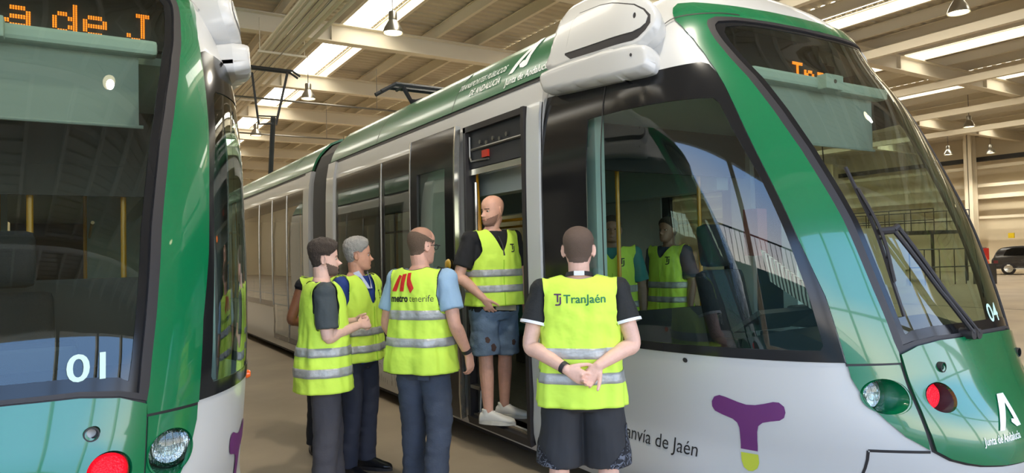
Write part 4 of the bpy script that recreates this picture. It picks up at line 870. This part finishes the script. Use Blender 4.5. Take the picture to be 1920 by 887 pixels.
    def shoes(s, m, sole=None, name='shoe', laces=None):
        for j, k in enumerate('LR'):
            an = Vector(s.legs[k][2]); fa = R(s.feet[j]); M = Matrix.Translation((an.x, an.y, 0)) @ Matrix.Rotation(fa, 4, 'Z')
            mb = MB(); rg = []
            for y, hw, h in ((-.075, .022, .05), (-.065, .034, .075), (-.03, .039, .098), (.02, .041, .10), (.07, .043, .078), (.12, .047, .058), (.165, .045, .047), (.195, .034, .038), (.21, .015, .03)):
                rg.append((M @ Vector((0, y, .022+(h-.02)/2)), M.to_3x3() @ Vector((hw, 0, 0)), M.to_3x3() @ Vector((0, 0, (h)/2))))
            loft(mb, rg, 20, expo=2.3); mb.tube([M @ Vector((0, -.012, .06)), M @ Vector((0, -.014, .12))], [.042, .040], 18)
            o = link(name, remesh(mb, .005, 2, name), m, s.root)
            so = MB(); pl = [(math.sin(a)*(.045 if math.cos(a) > -.3 else .041)*(1.08 if .1 < math.cos(a) < .9 else 1), .068+.15*math.cos(a)) for a in np.linspace(0, 2*math.pi, 29)[:-1]]
            n = len(pl); so.add([M @ Vector((x, y, 0.001)) for x, y in pl]+[M @ Vector((x, y, .028)) for x, y in pl], [(i, (i+1) % n, n+(i+1) % n, n+i) for i in range(n)]+[tuple(range(n))[::-1], tuple(range(n, 2*n))]); so.build('sole', sole or M_RUBBER, o)
            if laces:
                lc = MB()
                for i in range(5):
                    y = .03+.018*i; z = .112-.0105*i; lc.tube([M @ Vector((-.022, y, z-.012)), M @ Vector((0, y+.004, z)), M @ Vector((.022, y, z-.012))], .0035, 6)
                lc.build('laces', laces, o)
    def vest(s, hem=.84, bands=((1.10, 1.16), (.965, 1.02)), za=1.27, zn=1.525, vdepth=.14, flare=.03, trim=None, wsh=.2, open_front=True, off=.014, seed=0, ext=0):
        g = s.g; Z = A([t[0] for t in T_RINGS(g)]); RX = A([t[1] for t in T_RINGS(g)]); RY = A([t[2] for t in T_RINGS(g)]); YC = A([t[3] for t in T_RINGS(g)])
        def rx(z): zz = min(max(z, .93), 1.30); w0 = float(np.interp(zz, Z, RX)); return max(w0, float(np.interp(1.28, Z, RX))*.985)+.036+ext+flare*max(0, (1.25-z)/.45)
        def ry(z): zz = min(max(z, .93), 1.33); w0 = float(np.interp(zz, Z, RY)); return max(w0, float(np.interp(1.28, Z, RY))*.97)+.036+ext+flare*.8*max(0, (1.25-z)/.45)
        def yc(z): return float(np.interp(z, Z, YC))*.5+s.ly(z)
        E = 2.5
        def surf(x, z, sd): # front/back surface point for panel
            r_ = rx(za); q = (1-min(1, abs(x)/r_)**E)**(1/E); k = min(1, max(0, (zn+.012-.26*max(0, abs(x)-.05)-z)/.17)); return Vector((x, yc(z)+sd*ry(za)*q*(1-(1-k)**2.4)**.5*(1-.12*max(0, (z-za)/.25)), z))
        mb = MB(); N = 120; rows = max(4, int((za-hem)/.013)); base = []
        def ringpt(t, z, o_=0):
            ct, st = math.cos(t), math.sin(t); e = 2/E; w_ = noise.noise(Vector((ct*2.2+seed, st*2.2, z*1.6)))*.022+noise.noise(Vector((ct*5+seed, st*5, z*3)))*.010
            w_ *= min(1, (za-z)/.12) if z < za else 0
            return Vector(((rx(z)+w_+o_)*abs(ct)**e*(1 if ct >= 0 else -1), yc(z)+(ry(z)+w_+o_)*abs(st)**e*(1 if st >= 0 else -1), z))
        zl = [hem+(za-hem)*i/rows for i in range(rows+1)]
        for z in zl:
            for k in range(N): mb.v.append(ringpt(2*math.pi*k/N, z))
        for i in range(rows):
            for k in range(N): mb.f.append((i*N+k, i*N+(k+1) % N, (i+1)*N+(k+1) % N, (i+1)*N+k))
        ROWS = 18; H = N//2
        def xe(t): 
            r0 = rx(za); r1 = wsh-.017
            return r0+(r1-r0)*min(1, t/.28)**.55 if t < .28 else r1+(wsh-r1)*((t-.28)/.72)**1.3
        edges = {}
        def pt(sd, j, i): # j column along x from +1 to -1 ; i row
            t = i/ROWS; th = math.pi*j/H; e = 2/E; sfr = abs(math.cos(th))**e*(1 if math.cos(th) >= 0 else -1); x = xe(t)*sfr; ax = abs(x)
            ztop = zn-.26*max(0, ax-.05); 
            if ax < .088: ztop = (zn-.012)-((vdepth if sd > 0 else .022)*(1-ax/.088)**(1.0 if sd > 0 else .5))
            z = za+t*(ztop-za)
            return surf(x, z, sd)
        for sd in (1, -1):
            off0 = len(mb.v); idx = lambda i, j: (rows*N+((j if sd > 0 else (N-j) % N))) if i == 0 else off0+(i-1)*(H+1)+j
            for i in range(1, ROWS+1):
                for j in range(H+1): mb.v.append(pt(sd, j, i))
            for i in range(ROWS):
                for j in range(H): q_ = (idx(i, j), idx(i, j+1), idx(i+1, j+1), idx(i+1, j)); mb.f.append(q_ if sd > 0 else q_[::-1])
            edges[sd] = [[idx(i, 0) for i in range(ROWS+1)], [idx(i, H) for i in range(ROWS+1)], [idx(ROWS, j) for j in range(H+1)]]
        V = [Vector(v) for v in mb.v]
        cov = getattr(s, 'cover', None) or s.bvh
        def push(p, dmin):
            for B in (cov,):
                c, n, _, d = B.find_nearest(p)
                if c is not None:
                    sdst = (p-c).dot(n)
                    if sdst < dmin and d < .12: p = c+n*dmin
            return p
        V = [push(p, off) for p in V]
        for _ in range(5): # relax
            acc = [Vector((0, 0, 0)) for _ in V]; cnt = [0]*len(V)
            for f in mb.f:
                for a in range(4):
                    acc[f[a]] += V[f[(a+1) % 4]]; cnt[f[a]] += 1
            V = [push(v.lerp(a/c, .35) if c else v, off*.8) if i > N else v for i, (v, a, c) in enumerate(zip(V, acc, cnt))]
        for i, v in enumerate(V):
            k = min(1, max(0, (zn-.06-v.z)/.15)); dv = Vector((v.x, v.y-yc(v.z), 0)); dv = dv.normalized() if dv.length > .02 else Vector((0, 0, 0))
            a_ = math.atan2(v.y, v.x); f_ = noise.noise(Vector((a_*3.2+seed*3, v.z*2.2, seed)))*.010+(1-abs(noise.noise(Vector((a_*2.1+v.z*5+seed, v.z*7-a_, seed*2)))*2.4))*.005+noise.noise(Vector((a_*7+v.z*9, v.z*14, seed)))*.003
            V[i] = push(v+dv*f_*k, off*.7)
        mb.v = V; mb.mi = [0]*len(mb.f)
        me = bpy.data.meshes.new('vest'); me.from_pydata([v[:] for v in V], [], mb.f); me.polygons.foreach_set('use_smooth', [True]*len(mb.f)); me.update()
        o = link('safety_vest', me, M_VEST, s.root); so = o.modifiers.new('thickness', 'SOLIDIFY'); so.thickness = .004; so.offset = 1
        s.vb = BVHTree.FromPolygons([v[:] for v in V], mb.f)
        for b0, b1 in bands:
            bm = MB(); zs_ = [b0+(b1-b0)*i/3 for i in range(4)]
            for z in zs_:
                i = min(rows-1, max(0, int((z-hem)/(za-hem)*rows))); f_ = (z-zl[i])/(zl[i+1]-zl[i])
                for k in range(N):
                    p = V[i*N+k].lerp(V[(i+1)*N+k], f_) if z <= za else None
                    c = Vector((0, yc(z), z)); bm.v.append(p+(Vector((p.x, p.y, 0))-Vector((0, yc(z), 0))).normalized()*.0085)
            bm.f = [(i*N+k, i*N+(k+1) % N, (i+1)*N+(k+1) % N, (i+1)*N+k) for i in range(3) for k in range(N)]; bm.mi = [0]*len(bm.f)
            bo = link('reflective_band', bm.mesh('reflective_band', True, 180), M_REFL, o); sm = bo.modifiers.new('t', 'SOLIDIFY'); sm.thickness = .001
        if open_front:
            fz = [V[i*N+N//4] for i in range(rows+1)]; MB().tube([p+Vector((0, .0055, 0)) for p in fz], .003, 6).build('front_closure', mat('vest_seam', (150, 196, 30), .7), o)
        if trim:
            for ed in [e for sd in (1, -1) for e in edges[sd]]+[list(range(N))+[0]]: MB().tube([V[i] for i in ed], .0045, 6).build('vest_piping', trim, o)
        s.vo = o; return o
    def decal(s, name, m, verts, faces, x0, z0, sd=-1, off=.0085, flip=False):
        """lettering printed on the vest: sd -1 on the back, +1 on the chest"""
        vs = []
        for a, b in verts:
            x = x0+(a if sd < 0 else -a); h, n, _, _ = s.vb.ray_cast(Vector((x, sd*1.0, z0+b)), Vector((0, -sd, 0)))
            vs.append(tuple(h+Vector((0, sd*off, 0))) if h is not None else (x, sd*.2, z0+b))
        me = bpy.data.meshes.new(name); me.from_pydata(vs, [], faces); return link(name, me, m, s.vo)
    def poly_decal(s, name, m, polys, x0, z0, sd=-1, h=.02):
        allv, allf = [], []
        for pl in polys:
            V_, T_, _ = tri2d([pl], h); k = len(allv); allv += [tuple(v) for v in V_]; allf += [tuple(int(i)+k for i in t) for t in T_]
        return s.decal(name, m, allv, allf, x0, z0, sd)
    def brows(s, m, th=.003): 
        for sg in (-1, 1): s.shell('eyebrow', m, lambda x, y, z, sg=sg: th if (y > .05 and .010 < sg*x < .050 and abs(z-(.0185-.10*abs(sg*x-.03))) < .0045) else -1)
    def lips(s, m): s.shell('lips', m, lambda x, y, z: .0008 if (y > .07 and abs(x) < .022 and abs(z+.069) < .0085*(1-(abs(x)/.026)**2)) else -1)
def hairfn(front=.075, side=.0, back=-.065, top=.012, sidet=.004, seed=0, temple=.03, rough=.004, ear=.02):
    """scalp region: above the hairline in front, down to the nape behind"""
    def f(x, y, z):
        ang = math.atan2(y, abs(x)+1e-6) # +90 front
        a = math.degrees(ang); zl = np.interp(a, [-90, -45, -12, 8, 28, 50, 70, 90], [back, back+.005, -.03, .0, temple, temple+.02, front-.004, front])
        if abs(x) > .0685 and -.03 < y < .02 and z < ear: return -1
        d = z-zl
        if d < -.003: return -1
        k = min(1, max(0, d/.022)); t = min(1, max(0, (z-.03)/.06)); th = sidet+(top-sidet)*t
        return k*th+noise.noise(Vector((x*70+seed, y*70, z*50)))*rough*k+(.0012 if k > .1 else -.001)
    return f
TJ = [[(0, .05), (.034, .05), (.034, .0435), (.0205, .0435), (.0205, .012), (.0135, .012), (.0135, .0435), (0, .0435)],
      [(.026, .036), (.033, .036), (.033, .006), (.028, -.002), (.018, -.004), (.006, -.004), (.006, .0025), (.018, .0025), (.0245, .005), (.026, .009)]]
def beardfn(th):
    def f(x, y, z):
        if y < -.002-.3*(z+.03) or z < -.124: return -1
        d = (-.026-.36*max(0, y))-z; mo = math.hypot(x/.024, (z+.069)/.0075)-1
        if d < 0 or (y > .06 and mo < 0): return -1
        return min(th, th*d/.01, th*(y+.004+.3*(z+.03))/.008)+noise.noise(Vector((x*90, y*90, z*90)))*.0008
    return f
HAIRD = mat('dark_hair', (82, 68, 58), .7, bump=1, bscale=220); HAIRG = mat('grey_hair', (190, 184, 174), .6, bump=1, bscale=200); HAIRB = mat('brown_grey_hair', (122, 98, 78), .75, bump=1, bscale=220)
HAIRSH = mat('shaved_hair', (104, 84, 70), .8, bump=.6, bscale=300); BEARD = mat('beard_hair', (138, 112, 96), .8, bump=1, bscale=260); LIPS = mat('lip_skin', (172, 108, 96), .5)
def rest(k, fwd=.0, out=.25): 
    s = -1 if k == 'L' else 1
    return dict(p=[(s*.195, 0, 1.43), (s*out, -.01+fwd*.3, 1.15), (s*(out+.01), .05+fwd, .90)], d=(0, .15, -1), n=(-s, 0, 0), side=1 if s > 0 else -1)
# thumb side for a hand with direction d and palm normal n: d x n must point to the thumb, else side=-1
def arm(sh, el, wr, d, n, thumb, **k):
    t = Vector(d).cross(Vector(n)); return dict(p=[sh, el, wr], d=d, n=n, side=1 if t.dot(Vector(thumb)) > 0 else -1, **k)
# ---- man in front, seen from behind, hands clasped behind his back
a = P('man seen from behind, hands clasped behind his back, vest over black shirt and shorts', (2.315, 3.06), 37, 1.012, g=1.1, skin=(226, 180, 158), fat=1.06, head=(2, 0),
      arms=dict(L=arm((-.205, -.01, 1.425), (-.27, -.06, 1.145), (-.075, -.212, 1.04), (.82, -.10, -.42), (.15, .95, .1), (.3, 0, .9), curl=(22, 30, 22)),
                R=arm((.205, -.01, 1.425), (.275, -.06, 1.15), (.085, -.195, 1.055), (-.62, -.12, -.78), (-.15, -.95, .1), (.0, 0, -.9), curl=(34, 40, 30))),
      legs=dict(L=[(-.1, 0, .9), (-.13, .01, .5), (-.15, -.02, .08)], R=[(.1, 0, .9), (.13, .01, .5), (.15, -.02, .08)]), feet=(12, -12))
a.shell('hair', HAIRSH, hairfn(front=.08, top=.005, sidet=.002, rough=.001, back=-.075))
a.shirt(mat('black_jersey', (26, 28, 28), .8, bump=.15, bscale=60), sleeve=.60, hem=.86, cuff=mat('white_trim', (225, 225, 225), .7))
a.pants(mat('charcoal_shorts', (44, 44, 46), .8), to=.50, name='shorts', extra=.034, loose=.032, waist=1.0, disp=(.008, (8, 8, 7)))
a.shoes(mat('dark_shoe', (40, 40, 44), .6), M_TXTWHITE)
a.vest(hem=.83, bands=((1.085, 1.14), (.955, 1.01)), flare=.02, zn=1.535)
v, f = text2d('TranJaén', .062, 1.0, .0008); a.decal('vest_lettering', mat('vest_green_print', (20, 110, 70), .6), v, f, -.085, 1.375)
a.poly_decal('vest_logo', mat('vest_purple_print', (80, 40, 90), .6), [[(x*1.15, y*1.15) for x, y in p] for p in TJ], -.135, 1.366)
# collar, watch, shorts print
c = MB().tube([(0, -.012, 1.505), (0, -.008, 1.528)], [.078, .07], 28, caps=False).tube([(0, -.008, 1.528), (0, -.012, 1.505)], [.066, .074], 28, caps=False).build('collar', mat('dark_collar', (30, 30, 32), .7), a.root, smooth=True)
MB().box((-.028, -.098, 1.515), (.028, -.078, 1.54), .003).build('collar_patch', mat('white_trim', (225, 225, 225), .7), c)
wl_, wd_ = Vector((-.088, -.205, 1.048)), Vector((.195, -.152, -.105)).normalized()
MB().tube([wl_-wd_*.012, wl_+wd_*.012], [.0325, .031], 24, caps=False).tube([wl_+wd_*.012, wl_-wd_*.012], [.0295, .031], 24, caps=False).build('wrist_band', M_RUBBER, a.root, smooth=True)
def floral():
    m_ = mat('floral_print', (60, 62, 72), .8); n = m_.node_tree; b = n.nodes['Principled BSDF']; t = n.nodes.new('ShaderNodeTexCoord'); vo = n.nodes.new('ShaderNodeTexNoise'); vo.inputs['Scale'].default_value = 32; vo.inputs['Detail'].default_value = 1; vo.inputs['Distortion'].default_value = 2.5
    r = n.nodes.new('ShaderNodeValToRGB'); r.color_ramp.interpolation = 'CONSTANT'; r.color_ramp.elements[0].color = (.01, .01, .014, 1); r.color_ramp.elements[1].position = .54; r.color_ramp.elements[1].color = (.13, .14, .17, 1)
    n.links.new(t.outputs['Object'], vo.inputs['Vector']); n.links.new(vo.outputs[0], r.inputs[0]); n.links.new(r.outputs[0], b.inputs['Base Color']); return m_
def side_print(p, sh):
    me = sh.data; c = vcos(me); n = vnor(me)
    for sg in (-1, 1):
        ok = lambda v: c[v][0]*sg > (.222 if sg > 0 else .238)-.11*max(0, (.62-c[v][2])/.12) and c[v][2] < .72 and n[v][0]*sg > .05
        fs = [tuple(q.vertices) for q in me.polygons if all(ok(v) for v in q.vertices)]; used = sorted({v for f in fs for v in f}); mp = {v: i for i, v in enumerate(used)}
        m2 = bpy.data.meshes.new('side_print'); m2.from_pydata([tuple(c[v]+n[v]*.003) for v in used], [], [tuple(mp[v] for v in f) for f in fs]); m2.polygons.foreach_set('use_smooth', [True]*len(fs)); link('side_print', m2, floral(), sh)
side_print(a, [o for o in a.root.children if o.name.startswith('shorts')][0])
# ---- man with glasses, back turned, red and black logo on his vest
b = P('balding man with glasses seen from behind, red logo on his vest, blue sleeves and jeans', (1.955, 4.36), 58, 1.045, g=1.0, skin=(214, 160, 134), head=(16, -4), nose=1.0,
      arms=dict(R=arm((.195, 0, 1.43), (.265, -.03, 1.16), (.285, .10, .945), (.05, .25, -1), (-.9, .1, 0), (0, 1, .2), curl=(18, 24, 18)),
                L=arm((-.195, 0, 1.43), (-.262, -.02, 1.15), (-.235, .12, .93), (.1, .3, -1), (.9, .1, 0), (0, 1, .2))),
      legs=dict(L=[(-.09, 0, .9), (-.10, .03, .5), (-.11, .04, .08)], R=[(.09, 0, .9), (.13, -.02, .5), (.155, -.13, .08)]), feet=(8, -14))
bf = hairfn(front=.20, top=.003, sidet=.003, rough=.001, back=-.07, temple=.012); b.shell('hair', HAIRB, lambda x, y, z: bf(x, y, z) if z < .052+.42*max(-.03, -y) else -1)
b.shell('thin_hair', mat('thin_hair', (168, 124, 100), .7), lambda x, y, z: .0008 if (z > .05 and y < .03) else -1)
b.shirt(mat('light_blue_cotton', (150, 178, 200), .8, bump=.1, bscale=60), sleeve=.70, hem=.835)
b.pants(mat('blue_grey_jeans', (62, 70, 84), .85, var=.18, vscale=5, bump=.2, bscale=90), to=.06, extra=.013, loose=.008, disp=(.009, (8, 8, 16)), rlow=.07)
b.shoes(mat('dark_shoe', (40, 40, 44), .6), M_RUBBER)
b.vest(hem=.845, bands=((1.185, 1.245), (1.015, 1.07)), trim=mat('black_piping', (24, 24, 26), .7), zn=1.535, seed=3, wsh=.185)
RED = mat('vest_red_print', (205, 40, 30), .6)
b.poly_decal('vest_logo', RED, [[(-.085, 0), (-.05, 0), (-.012, .098), (-.038, .105)], [(-.022, .0), (.012, 0), (.022, .112), (-.008, .108)], [(.030, .115), (.055, .118), (.062, .075), (.088, .02), (.062, -.012), (.036, .04)]], -.045, 1.365)
v, f = text2d('metro', .062, .86, .0022); b.decal('vest_lettering', M_TXTBLACK, v, f, -.135, 1.30)
v, f = text2d('tenerife', .060, .84, -.0004); b.decal('vest_lettering', M_TXTBLACK, v, f, .01, 1.30)
gm = MB()
for sg in (-1, 1):
    ring = [b.HM @ Vector((sg*.033+.024*math.cos(t), .105-.010*abs(math.cos(t)*.5+sg*.5), -.004+.017*math.sin(t))) for t in np.linspace(0, 2*math.pi, 17)]; gm.tube(ring, .0022, 6)
    gm.tube([b.HM @ Vector((sg*.058, .098, .004)), b.HM @ Vector((sg*.082, .09, .004)), b.HM @ Vector((sg*.0835, .02, .003)), b.HM @ Vector((sg*.080, -.015, -.008))], .0024, 6)
gm.tube([b.HM @ Vector((-.01, .105, .0)), b.HM @ Vector((.01, .105, .0))], .002, 6); gm.build('glasses', M_RUBBER, b.root)
w0, w1 = Vector((.283, .085, .975)), Vector((.02, .13, -.215)).normalized()
MB().tube([w0-w1*.014, w0+w1*.014], [.034, .033], 24, caps=False).tube([w0+w1*.014, w0-w1*.014], [.031, .032], 24, caps=False).build('wrist_band', M_RUBBER, b.root, smooth=True)
MB().prism([(.055, -.012), (.135, -.012), (.135, .075), (.055, .075)], -.139, -.132, 'y').build('back_pocket', MATS['blue_grey_jeans'], b.root).location = (0, 0, .82)
# ---- bearded man in profile, hands clasped in front
d = P('bearded man in profile, dark grey T-shirt under his vest, hands clasped in front', (1.415, 4.82), 99, 1.0, g=1.02, skin=(228, 182, 162), head=(-2, 0), nose=1.25,
      arms=dict(R=arm((.195, -.01, 1.42), (.235, .0, 1.135), (.06, .235, 1.185), (-.45, .85, .1), (-.6, -.3, -.5), (0, .2, 1), curl=(50, 45, 30)),
                L=arm((-.195, -.01, 1.42), (-.24, .02, 1.15), (-.07, .24, 1.205), (.45, .8, .05), (.6, -.2, -.3), (0, .2, 1), curl=(45, 40, 30))),
      legs=dict(L=[(-.09, 0, .9), (-.10, .05, .5), (-.11, .07, .08)], R=[(.09, 0, .9), (.10, .0, .5), (.11, -.03, .08)]))
d.shell('hair', HAIRD, hairfn(front=.068, top=.030, sidet=.005, rough=.006, back=-.06, temple=.028))
d.shell('beard', BEARD, beardfn(.0028))
d.brows(HAIRD, .004); d.lips(LIPS)
d.shirt(mat('dark_grey_cotton', (66, 72, 74), .85, bump=.1, bscale=60), sleeve=.82, hem=.84)
d.pants(mat('grey_cargo_cloth', (70, 68, 72), .85, bump=.15, bscale=70), to=.06, extra=.018, loose=.01, rlow=.074)
d.shoes(mat('dark_shoe', (40, 40, 44), .6), M_RUBBER)
d.vest(hem=.76, bands=((1.0, 1.06), (.865, .925)), flare=.045, seed=6, zn=1.52)
# ---- grey-haired man beside him
e = P('grey-haired smiling man behind the bearded man, blue polo with pale collar under his vest', (1.80, 5.22), 146, 1.015, g=.97, skin=(216, 158, 128), head=(-42, 0), nose=1.15, fat=1.05,
      arms=dict(R=arm((.195, 0, 1.42), (.235, -.07, 1.15), (.07, -.19, 1.02), (-.7, -.1, -.5), (0, 1, 0), (0, 0, 1)), L=arm((-.195, 0, 1.42), (-.235, -.07, 1.15), (-.07, -.19, 1.05), (.7, -.1, -.5), (0, 1, 0), (0, 0, 1))))
e.shell('hair', HAIRG, hairfn(front=.078, top=.024, sidet=.008, rough=.006, back=-.06, temple=.035, seed=4)); e.brows(HAIRG, .003); e.lips(LIPS)
e.shirt(mat('blue_polo', (36, 60, 130), .8), sleeve=.8, hem=.84)
for sg in (-1, 1): MB().add([(0, .125, 1.40), (sg*.03, .122, 1.40), (sg*.085, .03, 1.52), (sg*.055, .062, 1.535), (sg*.018, .112, 1.44)], [(0, 1, 2, 3, 4)]).build('polo_collar', mat('pale_collar', (200, 205, 222), .8), e.root)
e.pants(mat('navy_trousers', (38, 42, 56), .85), to=.05, extra=.012); e.shoes(mat('black_leather', (20, 20, 22), .35), M_RUBBER)
e.vest(hem=.86, bands=((1.055, 1.11), (.93, .985)), flare=.02, vdepth=.27, seed=9)
e.poly_decal('vest_logo', M_TXTBLACK, [[(x*1.2, y*1.2) for x, y in p] for p in TJ], -.07, 1.325, 1)
# ---- person almost hidden behind them
h = P('person nearly hidden behind the bearded man, bare tanned arm and vest shoulder showing', (1.78, 5.95), 22, 1.0, g=1.0, skin=(150, 100, 72), head=(30, 0),
      arms=dict(L=arm((-.195, 0, 1.42), (-.29, -.02, 1.15), (-.12, .20, 1.05), (.7, .5, .0), (.3, -.5, 0), (0, .3, 1)), R=rest('R')))
h.shell('hair', HAIRD, hairfn(front=.07, top=.014, sidet=.008, back=-.07))
h.shirt(mat('vest_top_black', (30, 30, 34), .8), sleeve=.05, hem=.84); h.pants(mat('black_trousers', (34, 36, 42), .85), to=.05, extra=.01); h.shoes(mat('black_leather', (20, 20, 22), .35), M_RUBBER)
h.vest(hem=.82, bands=((1.055, 1.11), (.93, .985)), seed=12)
# ---- bald man standing in the doorway
k = P('bald man in the open tram doorway, hand in pocket of ripped denim shorts, white trainers', (2.90, 5.01, .278), 180, 1.055, g=1.1, skin=(222, 168, 142), head=(80, -4), fat=1.05, nose=1.15,
      arms=dict(R=arm((.205, 0, 1.42), (.30, .0, 1.15), (.165, .135, .975), (-.45, .0, -.9), (-.7, -.5, 0), (.1, .9, .3), curl=(20, 20, 15)), L=rest('L', out=.25)),
      legs=dict(L=[(-.095, 0, .9), (-.11, -.03, .5), (-.135, -.10, .08)], R=[(.095, 0, .9), (.10, .03, .5), (.085, .03, .08)]), feet=(38, 42))
k.shell('beard', mat('stubble', (170, 128, 108), .8, bump=.8, bscale=260), beardfn(.0012))
k.brows(HAIRD, .003); k.lips(LIPS)
k.shirt(mat('black_cotton', (28, 27, 28), .85), sleeve=.76, hem=.865, wide=1.02)
def denim():
    m_ = mat('ripped_denim', (98, 116, 134), .85, var=.22, vscale=9, bump=.2, bscale=90); return m_
ks = k.pants(denim(), to=.505, name='shorts', extra=.03, loose=.026, disp=(.010, (8, 8, 14)))
for (x, z, w_) in ((.135, .66, .02), (.09, .6, .026), (-.12, .62, .02)):
    me = ks.data; 
    B = BVHTree.FromPolygons([q[:] for q in vcos(me)], [tuple(q.vertices) for q in me.polygons])
    pts = []
    for i in range(10):
        t = 2*math.pi*i/10; hh, nn, _, _ = B.ray_cast(Vector((x+w_*math.cos(t)*(.8+.3*(i % 2)), 1, z+w_*1.2*math.sin(t))), Vector((0, -1, 0))); pts.append(hh+Vector((0, .003, 0)) if hh else Vector((x, .12, z)))
    MB().add(pts, [tuple(range(10))]).build('denim_rip', mat('rip_dark', (70, 50, 42), .8), ks)
MB().prism([(-.05, -.03), (.13, -.015), (.13, .05), (-.05, .06)], .0, .012, 'y').build('polo_tail', mat('beige_cloth', (150, 142, 116), .8), k.root).location = (-.06, .142, .90)
k.shoes(mat('white_leather', (222, 218, 206), .5), mat('white_sole', (205, 200, 186), .6), laces=mat('lace', (235, 232, 225), .7))
k.vest(hem=.915, bands=((1.14, 1.195), (1.02, 1.075)), vdepth=.2, seed=15, flare=.015, wsh=.175)
k.poly_decal('vest_logo', M_TXTBLACK, [[(x*1.2, y*1.2) for x, y in p] for p in TJ], -.065, 1.33, 1)
MB().tube([(.02, .125, 1.45), (.0, .15, 1.38), (-.01, .158, 1.30)], [.006, .008, .012], 8).build('microphone', M_RUBBER, k.root)
# ---- people standing inside the tram behind the cab
for i, (x, y, hd, lab, sh, seed) in enumerate(((3.86, 4.62, 222, 'dark-haired man in teal shirt and vest inside the tram behind the cab partition', (60, 130, 125), 20), (4.62, 4.72, 262, 'person in a yellow vest inside the tram, partly behind the driver seat', (70, 76, 90), 24))):
    q = P(lab, (x, y, .276), hd, .95, g=1.0, skin=(150, 112, 92), head=(0, 4), arms=dict(L=rest('L'), R=rest('R')))
    q.shell('hair', HAIRD, hairfn(front=.07, top=.014, sidet=.008)); q.shirt(mat('inside_shirt_%d' % i, sh, .8), sleeve=.85); q.pants(mat('black_trousers', (34, 36, 42), .85), to=.05, extra=.01); q.shoes(mat('dark_shoe', (40, 40, 44), .6))
    q.vest(seed=seed); q.poly_decal('vest_logo', M_TXTBLACK, [[(x_*1.4, y_*1.4) for x_, y_ in p] for p in TJ], -.06, 1.33, 1)
